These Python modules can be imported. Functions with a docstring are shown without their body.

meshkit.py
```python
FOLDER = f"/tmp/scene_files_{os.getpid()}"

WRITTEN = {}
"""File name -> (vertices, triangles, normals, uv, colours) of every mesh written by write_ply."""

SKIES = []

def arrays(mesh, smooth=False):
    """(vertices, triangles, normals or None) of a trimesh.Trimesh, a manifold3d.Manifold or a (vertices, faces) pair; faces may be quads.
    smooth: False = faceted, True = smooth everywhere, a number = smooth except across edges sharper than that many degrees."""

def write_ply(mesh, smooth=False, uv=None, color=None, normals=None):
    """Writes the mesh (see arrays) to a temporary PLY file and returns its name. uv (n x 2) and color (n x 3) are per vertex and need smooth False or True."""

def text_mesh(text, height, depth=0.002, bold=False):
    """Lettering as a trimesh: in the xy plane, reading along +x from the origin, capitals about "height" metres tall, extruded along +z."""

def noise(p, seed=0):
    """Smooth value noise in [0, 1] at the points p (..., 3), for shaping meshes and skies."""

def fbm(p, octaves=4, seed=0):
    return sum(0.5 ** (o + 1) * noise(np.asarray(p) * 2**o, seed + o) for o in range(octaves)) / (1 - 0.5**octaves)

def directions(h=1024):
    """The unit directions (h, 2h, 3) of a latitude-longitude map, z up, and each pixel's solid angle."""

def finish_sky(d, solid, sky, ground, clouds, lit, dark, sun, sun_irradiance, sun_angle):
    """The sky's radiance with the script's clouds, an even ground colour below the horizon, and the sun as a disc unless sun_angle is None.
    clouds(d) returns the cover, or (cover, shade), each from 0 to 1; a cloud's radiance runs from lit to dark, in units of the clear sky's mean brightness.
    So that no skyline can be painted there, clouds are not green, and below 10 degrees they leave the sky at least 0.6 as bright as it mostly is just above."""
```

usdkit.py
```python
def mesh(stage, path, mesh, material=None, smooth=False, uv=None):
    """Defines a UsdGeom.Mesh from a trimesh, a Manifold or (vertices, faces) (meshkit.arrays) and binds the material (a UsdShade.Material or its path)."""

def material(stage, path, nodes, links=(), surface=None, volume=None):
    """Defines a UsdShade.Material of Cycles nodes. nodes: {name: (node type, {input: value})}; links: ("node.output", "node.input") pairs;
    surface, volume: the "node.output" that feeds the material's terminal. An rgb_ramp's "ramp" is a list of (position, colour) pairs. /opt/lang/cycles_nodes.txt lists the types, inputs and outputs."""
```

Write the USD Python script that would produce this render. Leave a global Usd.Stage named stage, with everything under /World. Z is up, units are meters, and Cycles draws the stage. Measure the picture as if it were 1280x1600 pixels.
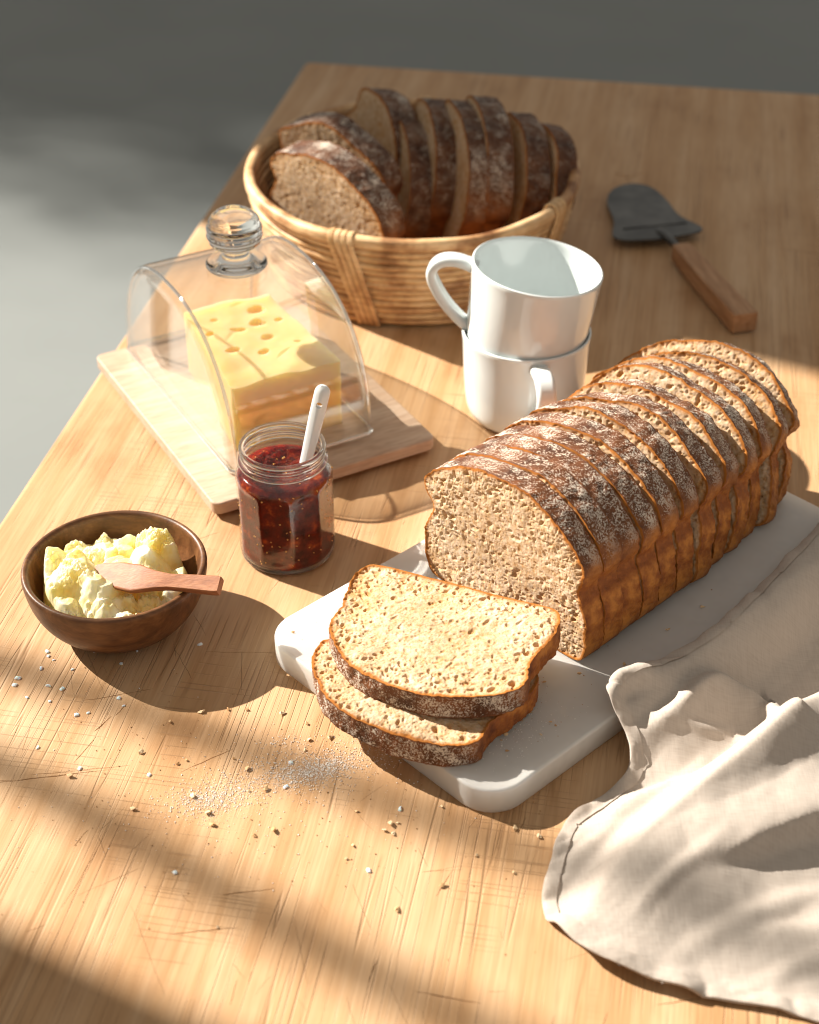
import math, random
import numpy as np, trimesh, manifold3d as m3, shapely, usdkit, meshkit
from shapely.geometry import Polygon
from scipy.spatial import Delaunay, cKDTree
from scipy.ndimage import gaussian_filter, map_coordinates
from scipy.interpolate import CubicSpline
from pxr import Usd, UsdGeom, UsdLux, UsdShade, Sdf, Gf, Vt

stage = Usd.Stage.CreateInMemory()
UsdGeom.SetStageUpAxis(stage, UsdGeom.Tokens.z)
UsdGeom.SetStageMetersPerUnit(stage, 1.0)
UsdGeom.Xform.Define(stage, '/World')
PI = math.pi

# ------------------------------------------------------------------ camera
PITCH = math.radians(35.4)
cam = UsdGeom.Camera.Define(stage, '/World/camera')
cam.CreateFocalLengthAttr(56.25); cam.CreateHorizontalApertureAttr(28.8)
cam.CreateFStopAttr(7.5); cam.CreateFocusDistanceAttr(0.865)
cam.CreateExposureAttr(0.0); cam.CreateClippingRangeAttr(Gf.Vec2f(0.05, 100))
cam.AddTranslateOp().Set(Gf.Vec3d(0, -math.cos(PITCH), math.sin(PITCH)))
cam.AddRotateXOp().Set(90 - math.degrees(PITCH))

# ------------------------------------------------------------------ light: low sun through a window, plain room light
SUN_EL, SUN_HD = math.radians(35), math.radians(-28)          # elevation, heading in which shadows fall
HX = np.array([math.cos(SUN_HD), math.sin(SUN_HD), 0]); NX = np.array([-HX[1], HX[0], 0])
sun = UsdLux.DistantLight.Define(stage, '/World/sunlight')
sun.CreateIntensityAttr(3.25); sun.CreateAngleAttr(0.53); sun.CreateColorAttr(Gf.Vec3f(1.0, 0.93, 0.83))
sun.GetPrim().CreateAttribute('inputs:normalize', Sdf.ValueTypeNames.Bool).Set(True)
sun.AddRotateXYZOp().Set(Gf.Vec3f(0, 0, 0))
sun.ClearXformOpOrder()
_d = np.array([HX[0] * math.cos(SUN_EL), HX[1] * math.cos(SUN_EL), -math.sin(SUN_EL)])   # travel direction = local -z
_z = -_d; _x = np.cross([0, 0, 1.0], _z); _x /= np.linalg.norm(_x); _y = np.cross(_z, _x)
_m = np.eye(4); _m[0, :3], _m[1, :3], _m[2, :3] = _x, _y, _z
UsdGeom.Xformable(sun).AddTransformOp().Set(Gf.Matrix4d(*_m.ravel().tolist()))

def mat(name, nodes, links=(), surface='p.BSDF'):
    return usdkit.material(stage, '/World/Looks/' + name, nodes, links, surface=surface)
UsdGeom.Scope.Define(stage, '/World/Looks')
room = UsdLux.DomeLight.Define(stage, '/World/room_light')
room.CreateIntensityAttr(1.0)
room_m = mat('room_light', {'b': ('background_shader', {'color': (1.0, 0.935, 0.835), 'strength': 0.41})}, surface='b.background')
UsdShade.MaterialBindingAPI.Apply(room.GetPrim()).Bind(room_m)

# ------------------------------------------------------------------ helpers
used = {}
def numbered(parent, name):
    k = used.get((parent, name), -1) + 1; used[(parent, name)] = k
    return f'{parent}/{name}' if k == 0 else f'{parent}/{name}_{k:03d}'
def tag(p, label=None, cat=None, group=None, kind=None):
    p = p.GetPrim() if hasattr(p, 'GetPrim') else p
    for k, v in (('label', label), ('category', cat), ('group', group), ('kind', kind)):
        if v: p.SetCustomDataByKey(k, v)
    return p
def thing(name, label, cat, loc=(0, 0, 0), rot=None, group=None, matrix=None):
    x = UsdGeom.Xform.Define(stage, numbered('/World', name))
    if matrix is not None:
        x.AddTransformOp().Set(Gf.Matrix4d(*np.asarray(matrix, float).T.ravel().tolist()))
    else:
        x.AddTranslateOp().Set(Gf.Vec3d(*map(float, loc)))
        if rot is not None: x.AddRotateXYZOp().Set(Gf.Vec3f(*map(float, rot)))
    return tag(x, label, cat, group)
def obj(name, mesh, m, parent=None, smooth=35, attrs=None, label=None):
    base = '/World' if parent is None else str(parent.GetPath())
    g = usdkit.mesh(stage, numbered(base, name), mesh, m, smooth=smooth)
    for k, v in (attrs or {}).items():
        UsdGeom.PrimvarsAPI(g).CreatePrimvar(k, Sdf.ValueTypeNames.FloatArray, 'vertex').Set(Vt.FloatArray.FromNumpy(np.asarray(v, np.float32)))
    if label: tag(g, label)
    return g.GetPrim()
def copy_of(proto, name, loc, rot=(0, 0, 0), scale=(1, 1, 1), label=None, cat=None, group=None):
    x = UsdGeom.Xform.Define(stage, numbered('/World', name))
    x.GetPrim().GetReferences().AddInternalReference(proto.GetPath()); x.GetPrim().SetInstanceable(True)
    xf = UsdGeom.Xformable(x); xf.ClearXformOpOrder()
    R = trimesh.transformations.euler_matrix(*[math.radians(a) for a in rot]) @ np.diag([*scale, 1]); R[:3, 3] = loc
    xf.AddTransformOp(opSuffix='place').Set(Gf.Matrix4d(*R.T.ravel().tolist()))
    return tag(x, label, cat, group)
def grid_faces(nu, nv, wrap_u=False, wrap_v=False):
    iu = np.arange(nu if wrap_u else nu - 1); iv = np.arange(nv if wrap_v else nv - 1)
    a, b = np.meshgrid(iu, iv, indexing='ij'); a, b = a.ravel(), b.ravel()
    A, B = (a + 1) % nu, (b + 1) % nv
    return np.stack([a * nv + b, A * nv + b, A * nv + B, a * nv + B], 1)
def lathe(profile, n=96, closed=False, fn=None):
    """profile (r, z) from the axis upward on the outside; revolved about z."""
    p = np.asarray(profile, float); t = np.arange(n) / n * 2 * PI
    r = p[:, 0][:, None] * np.ones(n); z = p[:, 1][:, None] * np.ones(n)
    if fn: r = r * fn(t[None, :], z)
    v = np.stack([r * np.cos(t), r * np.sin(t), z], -1).reshape(-1, 3)
    f = grid_faces(len(p), n, closed, True)[:, ::-1]
    f = np.vstack([f[:, [0, 1, 2]], f[:, [0, 2, 3]]])
    return trimesh.Trimesh(v, f, process=False)
def smooth_curve(pts, n, closed=False, alpha=0.5):
    p = np.asarray(pts, float)
    if closed: p = np.vstack([p, p[:1]])
    s = np.r_[0, np.cumsum(np.linalg.norm(np.diff(p, axis=0), axis=1) ** alpha)]
    c = CubicSpline(s, p, bc_type='periodic' if closed else 'natural')
    q = c(np.linspace(0, s[-1], n * 6 + 1))
    L = np.r_[0, np.cumsum(np.linalg.norm(np.diff(q, axis=0), axis=1))]
    w = np.linspace(0, L[-1], n + 1 if closed else n)
    out = np.stack([np.interp(w, L, q[:, k]) for k in range(p.shape[1])], 1)
    return out[:-1] if closed else out
def sweep(path, section, up=(0, 0, 1), scale=None, closed=False, caps=True):
    """section: (m,2) loop (side, up) swept along path (n,3); scale (n,2) optional."""
    P = np.asarray(path, float); n = len(P); S = np.asarray(section, float); m = len(S)
    T = np.roll(P, -1, 0) - np.roll(P, 1, 0)
    if not closed: T[0], T[-1] = P[1] - P[0], P[-1] - P[-2]
    T /= np.linalg.norm(T, axis=1, keepdims=True)
    U = np.broadcast_to(np.asarray(up, float), P.shape)
    side = np.cross(T, U); side /= np.maximum(np.linalg.norm(side, axis=1, keepdims=True), 1e-9)
    U = np.cross(side, T)
    k = np.ones((n, 2)) if scale is None else np.asarray(scale, float)
    v = P[:, None] + side[:, None] * (S[None, :, :1] * k[:, None, :1]) + U[:, None] * (S[None, :, 1:] * k[:, None, 1:])
    f = grid_faces(n, m, closed, True); f = np.vstack([f[:, [0, 1, 2]], f[:, [0, 2, 3]]]); v = v.reshape(-1, 3)
    if caps and not closed:
        c0, c1 = len(v), len(v) + 1; v = np.vstack([v, P[0], P[-1]]); i = np.arange(m); j = (i + 1) % m
        f = np.vstack([f, np.stack([np.full(m, c0), i, j], 1), np.stack([np.full(m, c1), (n - 1) * m + j, (n - 1) * m + i], 1)])
    t = trimesh.Trimesh(v, f, process=False)
    if t.volume < 0: t.invert()
    return t
def rsec(w, h, r=None, k=4):
    """rounded rectangle loop, half sizes w, h."""
    r = min(w, h) * 0.5 if r is None else r; out = []
    for cx, cy, a in ((w - r, h - r, 0), (-w + r, h - r, 90), (-w + r, -h + r, 180), (w - r, -h + r, 270)):
        for q in np.linspace(0, 90, k + 1): out.append((cx + r * math.cos(math.radians(a + q)), cy + r * math.sin(math.radians(a + q))))
    return np.array(out)
def circ(r, n=12, sy=1): t = np.arange(n) / n * 2 * PI; return np.stack([r * np.cos(t), r * sy * np.sin(t)], 1)
def slab(poly, h, r, k=4):
    """poly: shapely outline; a slab of height h with its top and bottom edges rounded by r."""
    pts = np.array(poly.exterior.coords)[:-1]; rings = []
    prof = [(r * (1 - math.sin(a)), r * (1 - math.cos(a))) for a in np.linspace(0, PI / 2, k + 1)]      # inset, z
    prof = prof + [(i, h - z) for i, z in prof[::-1]]
    c = pts - np.roll(pts, 1, 0); n = np.stack([c[:, 1], -c[:, 0]], 1); n /= np.linalg.norm(n, axis=1, keepdims=True)
    nn = n + np.roll(n, -1, 0); nn /= np.linalg.norm(nn, axis=1, keepdims=True)
    if not poly.exterior.is_ccw: nn = -nn
    v = np.vstack([np.c_[pts - nn * i, np.full(len(pts), z)] for i, z in prof]); m = len(pts)
    f = grid_faces(len(prof), m, False, True); f = np.vstack([f[:, [0, 1, 2]], f[:, [0, 2, 3]]])
    tri = trimesh.creation.triangulate_polygon(Polygon(v[:m, :2]), engine='earcut')[1] % m
    tri = tri[(tri[:, 0] != tri[:, 1]) & (tri[:, 1] != tri[:, 2]) & (tri[:, 0] != tri[:, 2])]
    last = (len(prof) - 1) * m
    t = trimesh.Trimesh(v, np.vstack([f, tri[:, ::-1], tri + last]), process=False)
    if t.volume < 0: t.invert()
    return t
def round_poly(pts, r): return Polygon(pts).buffer(-r).buffer(r, quad_segs=10)
def join(*ms): return trimesh.util.concatenate(list(ms))
def ico(r, sub=2): return trimesh.creation.icosphere(sub, r)
def sstep(a, b, x): t = np.clip((np.asarray(x, float) - a) / (b - a), 0, 1); return t * t * (3 - 2 * t)

# ------------------------------------------------------------------ materials
def tc(scale=(1, 1, 1), rot=(0, 0, 0)):
    return {'tc': ('texture_coordinate', {}), 'mp': ('mapping', {'scale': scale, 'rotation': rot})}, [('tc.object', 'mp.vector')]
def wood(name, ramp, stretch=(60, 4, 60), rough=0.55, bump=0.25, fine=6.0, blotch=9.0, blotch_amount=0.35, spec=0.3):
    n, l = tc(stretch)
    n.update({'n1': ('noise_texture', {'scale': 1.0, 'detail': 6, 'roughness': 0.6, 'distortion': 0.6}), 'r': ('rgb_ramp', {'ramp': ramp}),
              'n2': ('noise_texture', {'scale': fine, 'detail': 3, 'roughness': 0.6}), 'r2': ('rgb_ramp', {'ramp': [(0.3, (0.62, 0.58, 0.55)), (0.6, (1, 1, 1))]}),
              'mx': ('mix', {'mix_type': 'multiply', 'fac': 0.6}),
              'n3': ('noise_texture', {'scale': blotch, 'detail': 3}), 'r3': ('rgb_ramp', {'ramp': [(0.3, (0.72, 0.66, 0.60)), (0.65, (1.05, 1.05, 1.05))]}),
              'mx2': ('mix', {'mix_type': 'multiply', 'fac': blotch_amount}),
              'b': ('bump', {'strength': bump, 'distance': 0.0006}),
              'p': ('principled_bsdf', {'roughness': rough, 'specular_ior_level': spec})})
    l += [('mp.vector', 'n1.vector'), ('n1.fac', 'r.fac'), ('mp.vector', 'n2.vector'), ('n2.fac', 'r2.fac'), ('r.color', 'mx.color1'), ('r2.color', 'mx.color2'),
          ('tc.object', 'n3.vector'), ('n3.fac', 'r3.fac'), ('mx.color', 'mx2.color1'), ('r3.color', 'mx2.color2'), ('mx2.color', 'p.base_color'),
          ('n2.fac', 'b.height'), ('b.normal', 'p.normal')]
    return mat(name, n, l)

def table_wood():
    n, l = {'tc': ('texture_coordinate', {})}, []
    def noise(k, sc, rot=0, scale=1.0, detail=4, rough=0.6, dist=0.0):
        n['m' + k] = ('mapping', {'scale': sc, 'rotation': (0, 0, math.radians(rot))})
        n['n' + k] = ('noise_texture', {'scale': scale, 'detail': detail, 'roughness': rough, 'distortion': dist})
        l.extend([('tc.object', f'm{k}.vector'), (f'm{k}.vector', f'n{k}.vector')])
    noise('a', (46, 1.8, 28), 0, 1, 5, 0.62, 0.25)          # broad growth rings
    noise('b', (420, 14, 60), 1.5, 1, 3, 0.6)             # fibres
    noise('c', (13, 7, 7), 20, 1, 4, 0.6)                 # stains
    n['ra'] = ('rgb_ramp', {'ramp': [(0.25, (0.385, 0.208, 0.090)), (0.45, (0.475, 0.282, 0.140)), (0.58, (0.525, 0.332, 0.182)), (0.78, (0.58, 0.39, 0.235))]})
    n['rb'] = ('rgb_ramp', {'ramp': [(0.32, (0.80, 0.75, 0.70)), (0.56, (1, 1, 1))]})
    n['rc'] = ('rgb_ramp', {'ramp': [(0.28, (0.66, 0.54, 0.42)), (0.44, (0.95, 0.93, 0.91)), (0.56, (1.02, 1.03, 1.05)), (0.72, (1.10, 1.17, 1.28))]})
    n['xa'] = ('mix', {'mix_type': 'multiply', 'fac': 0.55}); n['xb'] = ('mix', {'mix_type': 'multiply', 'fac': 0.7})
    l += [('na.fac', 'ra.fac'), ('nb.fac', 'rb.fac'), ('nc.fac', 'rc.fac'), ('ra.color', 'xa.color1'), ('rb.color', 'xa.color2'), ('xa.color', 'xb.color1'), ('rc.color', 'xb.color2')]
    last = 'xb.color'; heights = []
    # thin knife scratches: level lines of stretched noises, broken up by a mask
    for k, (sc, rot, eps, thr) in enumerate([((170, 1.5, 5), 0.5, 0.020, 0.50), ((130, 1.8, 5), -14, 0.015, 0.51), ((120, 2.2, 5), 33, 0.014, 0.53), ((2.2, 140, 5), 14, 0.014, 0.53), ((140, 2.0, 5), -40, 0.013, 0.54)]):
        s = 's%d' % k; noise(s, sc, rot, 1, 0.6, 0.5, 0.0); noise('k%d' % k, (16, 9, 9), rot, 1, 2, 0.6)
        n['d' + s] = ('math', {'math_type': 'subtract', 'value2': 0.5}); n['e' + s] = ('math', {'math_type': 'absolute'})
        n['f' + s] = ('map_range', {'from_min': 0.0, 'from_max': eps, 'to_min': 1.0, 'to_max': 0.0, 'clamp': True})
        n['g' + s] = ('map_range', {'from_min': thr, 'from_max': thr + 0.10, 'to_min': 0.0, 'to_max': 1.0, 'clamp': True})
        n['h' + s] = ('math', {'math_type': 'multiply'})
        n['i' + s] = ('math', {'math_type': 'multiply', 'value2': 0.36})
        n['j' + s] = ('mix', {'mix_type': 'mix', 'color2': (0.20, 0.095, 0.035)})
        l += [(f'n{s}.fac', f'd{s}.value1'), (f'd{s}.value', f'e{s}.value1'), (f'e{s}.value', f'f{s}.value'), (f'nk{k}.fac', f'g{s}.value'), (f'f{s}.result', f'h{s}.value1'),
              (f'g{s}.result', f'h{s}.value2'), (f'h{s}.value', f'i{s}.value1'), (f'i{s}.value', f'j{s}.fac'), (last, f'j{s}.color1')]
        last = f'j{s}.color'; heights.append(f'h{s}.value')
    acc = heights[0]
    for k, h in enumerate(heights[1:]):
        n[f'y{k}'] = ('math', {'math_type': 'maximum'}); l += [(acc, f'y{k}.value1'), (h, f'y{k}.value2')]; acc = f'y{k}.value'
    n['hz'] = ('math', {'math_type': 'multiply_add', 'value2': -1.3}); l += [(acc, 'hz.value1'), ('nb.fac', 'hz.value3')]
    n['bp'] = ('bump', {'strength': 0.55, 'distance': 0.0005}); l += [('hz.value', 'bp.height'), ('bp.normal', 'p.normal'), (last, 'p.base_color')]
    n['p'] = ('principled_bsdf', {'roughness': 0.52, 'specular_ior_level': 0.28})
    return mat('worn_table_wood', n, l)
M = {}
M['table'] = table_wood()
M['groove'] = mat('dark_groove_wood', {'p': ('principled_bsdf', {'base_color': (0.17, 0.08, 0.03), 'roughness': 0.9})})
M['pale_wood'] = wood('pale_beech', [(0.3, (0.45, 0.30, 0.20)), (0.55, (0.53, 0.385, 0.28)), (0.75, (0.58, 0.44, 0.335))], (12, 90, 90), 0.55, 0.15)
M['dark_wood'] = wood('dark_acacia', [(0.3, (0.070, 0.028, 0.010)), (0.5, (0.135, 0.056, 0.020)), (0.7, (0.22, 0.10, 0.038))], (30, 150, 90), 0.42, 0.2, spec=0.4)
M['olive_wood'] = wood('reddish_wood', [(0.3, (0.24, 0.085, 0.035)), (0.5, (0.36, 0.145, 0.065)), (0.75, (0.47, 0.22, 0.11))], (25, 200, 200), 0.5, 0.2)
M['handle_wood'] = wood('worn_handle_wood', [(0.3, (0.32, 0.16, 0.075)), (0.55, (0.46, 0.26, 0.14)), (0.75, (0.55, 0.34, 0.20))], (180, 14, 180), 0.6, 0.2)
def rattan(name, k):
    c = lambda r, g, b: (r * k[0], g * k[1], b * k[2])
    n, l = tc((1, 1, 1))
    n.update({'n1': ('noise_texture', {'scale': 36, 'detail': 4, 'roughness': 0.6}), 'mp2': ('mapping', {'scale': (60, 60, 700)}), 'n2': ('noise_texture', {'scale': 1.0, 'detail': 3}),
              'r': ('rgb_ramp', {'ramp': [(0.28, c(0.19, 0.075, 0.025)), (0.42, c(0.40, 0.20, 0.08)), (0.55, c(0.60, 0.36, 0.165)), (0.75, c(0.70, 0.47, 0.25))]}),
              'r2': ('rgb_ramp', {'ramp': [(0.3, (0.6, 0.52, 0.45)), (0.6, (1, 1, 1))]}), 'mx': ('mix', {'mix_type': 'multiply', 'fac': 0.7}),
              'b': ('bump', {'strength': 0.3, 'distance': 0.0006}), 'p': ('principled_bsdf', {'roughness': 0.5, 'specular_ior_level': 0.35})})
    l += [('mp.vector', 'n1.vector'), ('tc.object', 'mp2.vector'), ('mp2.vector', 'n2.vector'), ('n1.fac', 'r.fac'), ('n2.fac', 'r2.fac'), ('r.color', 'mx.color1'), ('r2.color', 'mx.color2'),
          ('mx.color', 'p.base_color'), ('n2.fac', 'b.height'), ('b.normal', 'p.normal')]
    return mat(name, n, l)
M['rattan'] = rattan('rattan', (1.12, 1.2, 1.28)); M['rattan_b'] = rattan('rattan_pale', (1.2, 1.32, 1.5)); M['rattan_c'] = rattan('rattan_brown', (0.95, 0.88, 0.82))
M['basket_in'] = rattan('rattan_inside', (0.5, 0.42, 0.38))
def marble():
    n, l = tc()
    n.update({'n1': ('noise_texture', {'scale': 9, 'detail': 6, 'roughness': 0.6, 'distortion': 1.6}), 'd': ('math', {'math_type': 'subtract', 'value2': 0.5}), 'a': ('math', {'math_type': 'absolute'}),
              'm': ('map_range', {'from_min': 0.0, 'from_max': 0.05, 'to_min': 0.55, 'to_max': 0.0, 'clamp': True}), 'n2': ('noise_texture', {'scale': 7, 'detail': 3}),
              'k': ('map_range', {'from_min': 0.5, 'from_max': 0.7, 'to_min': 0.0, 'to_max': 1.0, 'clamp': True}), 'x': ('math', {'math_type': 'multiply'}),
              'c': ('rgb_ramp', {'ramp': [(0.3, (0.54, 0.52, 0.475)), (0.7, (0.60, 0.58, 0.535))]}), 'mx': ('mix', {'color2': (0.48, 0.48, 0.47)}),
              'nr': ('noise_texture', {'scale': 60, 'detail': 4}), 'rr': ('map_range', {'from_min': 0.3, 'from_max': 0.7, 'to_min': 0.22, 'to_max': 0.45}), 'p': ('principled_bsdf', {'roughness': 0.3, 'specular_ior_level': 0.4, 'subsurface_weight': 0.5, 'subsurface_scale': 0.009, 'subsurface_radius': (1, 0.9, 0.72)})})
    l += [('mp.vector', 'n1.vector'), ('n1.fac', 'd.value1'), ('d.value', 'a.value1'), ('a.value', 'm.value'), ('mp.vector', 'n2.vector'), ('n2.fac', 'k.value'), ('m.result', 'x.value1'), ('k.result', 'x.value2'),
          ('mp.vector', 'nr.vector'), ('nr.fac', 'rr.value'), ('rr.result', 'p.roughness'), ('n2.fac', 'c.fac'), ('c.color', 'mx.color1'), ('x.value', 'mx.fac'), ('mx.color', 'p.base_color')]
    return mat('white_marble', n, l)
M['marble'] = marble()
def crumb():
    n, l = tc()
    n.update({'at': ('attribute', {'attribute': 'rim'}), 'hol': ('attribute', {'attribute': 'hole'}), 'n1': ('noise_texture', {'scale': 260, 'detail': 4, 'roughness': 0.65}), 'n2': ('noise_texture', {'scale': 38, 'detail': 2}),
              'r': ('rgb_ramp', {'ramp': [(0.30, (0.36, 0.19, 0.075)), (0.42, (0.52, 0.355, 0.205)), (0.60, (0.62, 0.475, 0.335))]}),
              'r2': ('rgb_ramp', {'ramp': [(0.3, (0.80, 0.74, 0.66)), (0.65, (1.05, 1.05, 1.06))]}), 'mx': ('mix', {'mix_type': 'multiply', 'fac': 0.8}),
              'rr': ('rgb_ramp', {'ramp': [(0.0, (1, 1, 1)), (0.28, (0.92, 0.92, 0.92)), (0.45, (0.42, 0.42, 0.42)), (0.8, (0.08, 0.08, 0.08)), (1.0, (0, 0, 0))]}),
              'nz': ('math', {'math_type': 'multiply_add', 'value2': 0.35}), 'nz2': ('math', {'math_type': 'subtract', 'value2': 0.175}),
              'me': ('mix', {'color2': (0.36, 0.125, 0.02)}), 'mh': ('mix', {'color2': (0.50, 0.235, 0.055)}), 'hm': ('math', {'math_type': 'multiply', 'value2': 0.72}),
              'p': ('principled_bsdf', {'roughness': 0.85, 'specular_ior_level': 0.15, 'subsurface_weight': 0.12, 'subsurface_scale': 0.0015, 'subsurface_radius': (1.0, 0.6, 0.3)})})
    l += [('mp.vector', 'n1.vector'), ('mp.vector', 'n2.vector'), ('n1.fac', 'r.fac'), ('n2.fac', 'r2.fac'), ('r.color', 'mx.color1'), ('r2.color', 'mx.color2'),
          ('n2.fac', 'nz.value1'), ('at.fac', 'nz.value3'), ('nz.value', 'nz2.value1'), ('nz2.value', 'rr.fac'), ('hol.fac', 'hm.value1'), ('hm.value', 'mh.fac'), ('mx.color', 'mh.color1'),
          ('mh.color', 'me.color1'), ('rr.color', 'me.fac'), ('me.color', 'p.base_color')]
    return mat('bread_crumb', n, l)
M['crumb'] = crumb()
def crust(name, side, top, flour_thr):
    n, l = tc()
    n.update({'top': ('attribute', {'attribute': 'top'}), 'fl': ('attribute', {'attribute': 'flour'}), 'edge': ('attribute', {'attribute': 'edge'}),
              'n1': ('noise_texture', {'scale': 55, 'detail': 5, 'roughness': 0.65}), 'n2': ('noise_texture', {'scale': 1000, 'detail': 3, 'roughness': 0.75}), 'n3': ('noise_texture', {'scale': 75, 'detail': 6, 'roughness': 0.68, 'distortion': 0.4}),
              'rs': ('rgb_ramp', {'ramp': [(0.36, side[0]), (0.5, side[1]), (0.63, side[2])]}), 'rt': ('rgb_ramp', {'ramp': [(0.35, top[0]), (0.65, top[1])]}),
              'mt': ('mix', {}), 'me': ('mix', {'color2': (0.34, 0.105, 0.018)}),
              'mul': ('math', {'math_type': 'multiply_add', 'value2': 1.25, 'value3': -0.125}), 'n3s': ('math', {'math_type': 'multiply_add', 'value2': 0.95, 'value3': -0.225}), 'sum': ('math', {'math_type': 'add'}), 'fm': ('map_range', {'from_min': flour_thr, 'from_max': flour_thr + 0.09, 'to_min': 0, 'to_max': 0.92, 'clamp': True}),
              'ff': ('math', {'math_type': 'multiply'}), 'fe': ('math', {'math_type': 'multiply', 'value2': 0.8}),
              'mf': ('mix', {'color2': (0.66, 0.585, 0.49)}), 'b': ('bump', {'strength': 0.5, 'distance': 0.0008}),
              'p': ('principled_bsdf', {'roughness': 0.55, 'specular_ior_level': 0.3})})
    l += [('mp.vector', 'n1.vector'), ('mp.vector', 'n2.vector'), ('mp.vector', 'n3.vector'), ('n1.fac', 'rs.fac'), ('n1.fac', 'rt.fac'), ('top.fac', 'mt.fac'), ('rs.color', 'mt.color1'), ('rt.color', 'mt.color2'),
          ('edge.fac', 'fe.value1'), ('n1.fac', 'fe.value2'), ('fe.value', 'me.fac'), ('mt.color', 'me.color1'), ('n2.fac', 'mul.value1'), ('mul.value', 'sum.value1'), ('n3.fac', 'n3s.value1'), ('n3s.value', 'sum.value2'), ('sum.value', 'fm.value'),
          ('fm.result', 'ff.value1'), ('fl.fac', 'ff.value2'), ('ff.value', 'mf.fac'), ('me.color', 'mf.color1'), ('mf.color', 'p.base_color'), ('n2.fac', 'b.height'), ('b.normal', 'p.normal')]
    return mat(name, n, l)
M['crust'] = crust('bread_crust', [(0.12, 0.028, 0.005), (0.29, 0.083, 0.012), (0.50, 0.185, 0.032)], [(0.060, 0.020, 0.008), (0.19, 0.064, 0.020)], 0.755)
M['dark_crust'] = crust('dark_bread_crust', [(0.08, 0.024, 0.007), (0.17, 0.052, 0.013), (0.28, 0.095, 0.022)], [(0.045, 0.016, 0.008), (0.135, 0.050, 0.018)], 0.80)
M['porcelain'] = mat('white_porcelain', {'p': ('principled_bsdf', {'base_color': (0.69, 0.74, 0.74), 'roughness': 0.12, 'specular_ior_level': 0.5, 'coat_weight': 0.4, 'coat_roughness': 0.05})})
def pane(name, tint_edge, power=4.0, base=0.035):
    return mat(name, {'lw': ('layer_weight', {'blend': 0.5}), 'ra': ('rgb_ramp', {'ramp': [(0.0, (0.985, 0.99, 0.985)), (0.75, (0.96, 0.965, 0.96)), (1.0, tint_edge)]}), 't': ('transparent_bsdf', {}),
                      'g': ('glossy_bsdf', {'color': (1, 1, 1), 'roughness': 0.015}), 'pw': ('math', {'math_type': 'power', 'value2': power}), 'k': ('math', {'math_type': 'multiply_add', 'value2': 0.85, 'value3': base, 'use_clamp': True}), 'm': ('mix_closure', {})},
               [('lw.facing', 'ra.fac'), ('ra.color', 't.color'), ('lw.facing', 'pw.value1'), ('pw.value', 'k.value1'), ('k.value', 'm.fac'), ('t.BSDF', 'm.closure1'), ('g.BSDF', 'm.closure2')], surface='m.closure')
M['china'] = mat('spoon_china', {'p': ('principled_bsdf', {'base_color': (0.80, 0.81, 0.80), 'roughness': 0.15})})
M['pane'] = pane('clear_dome_glass', (0.66, 0.69, 0.70), 4.0, 0.085); M['jar_glass'] = pane('clear_jar_glass', (0.22, 0.24, 0.23), 4.5)
M['edge_glass'] = pane('thick_edge_glass', (0.22, 0.25, 0.26), 1.3, 0.30)
M['glass'] = mat('solid_glass', {'p': ('principled_bsdf', {'base_color': (0.98, 0.99, 0.985), 'roughness': 0.0, 'ior': 1.5, 'transmission_weight': 1.0})})
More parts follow.
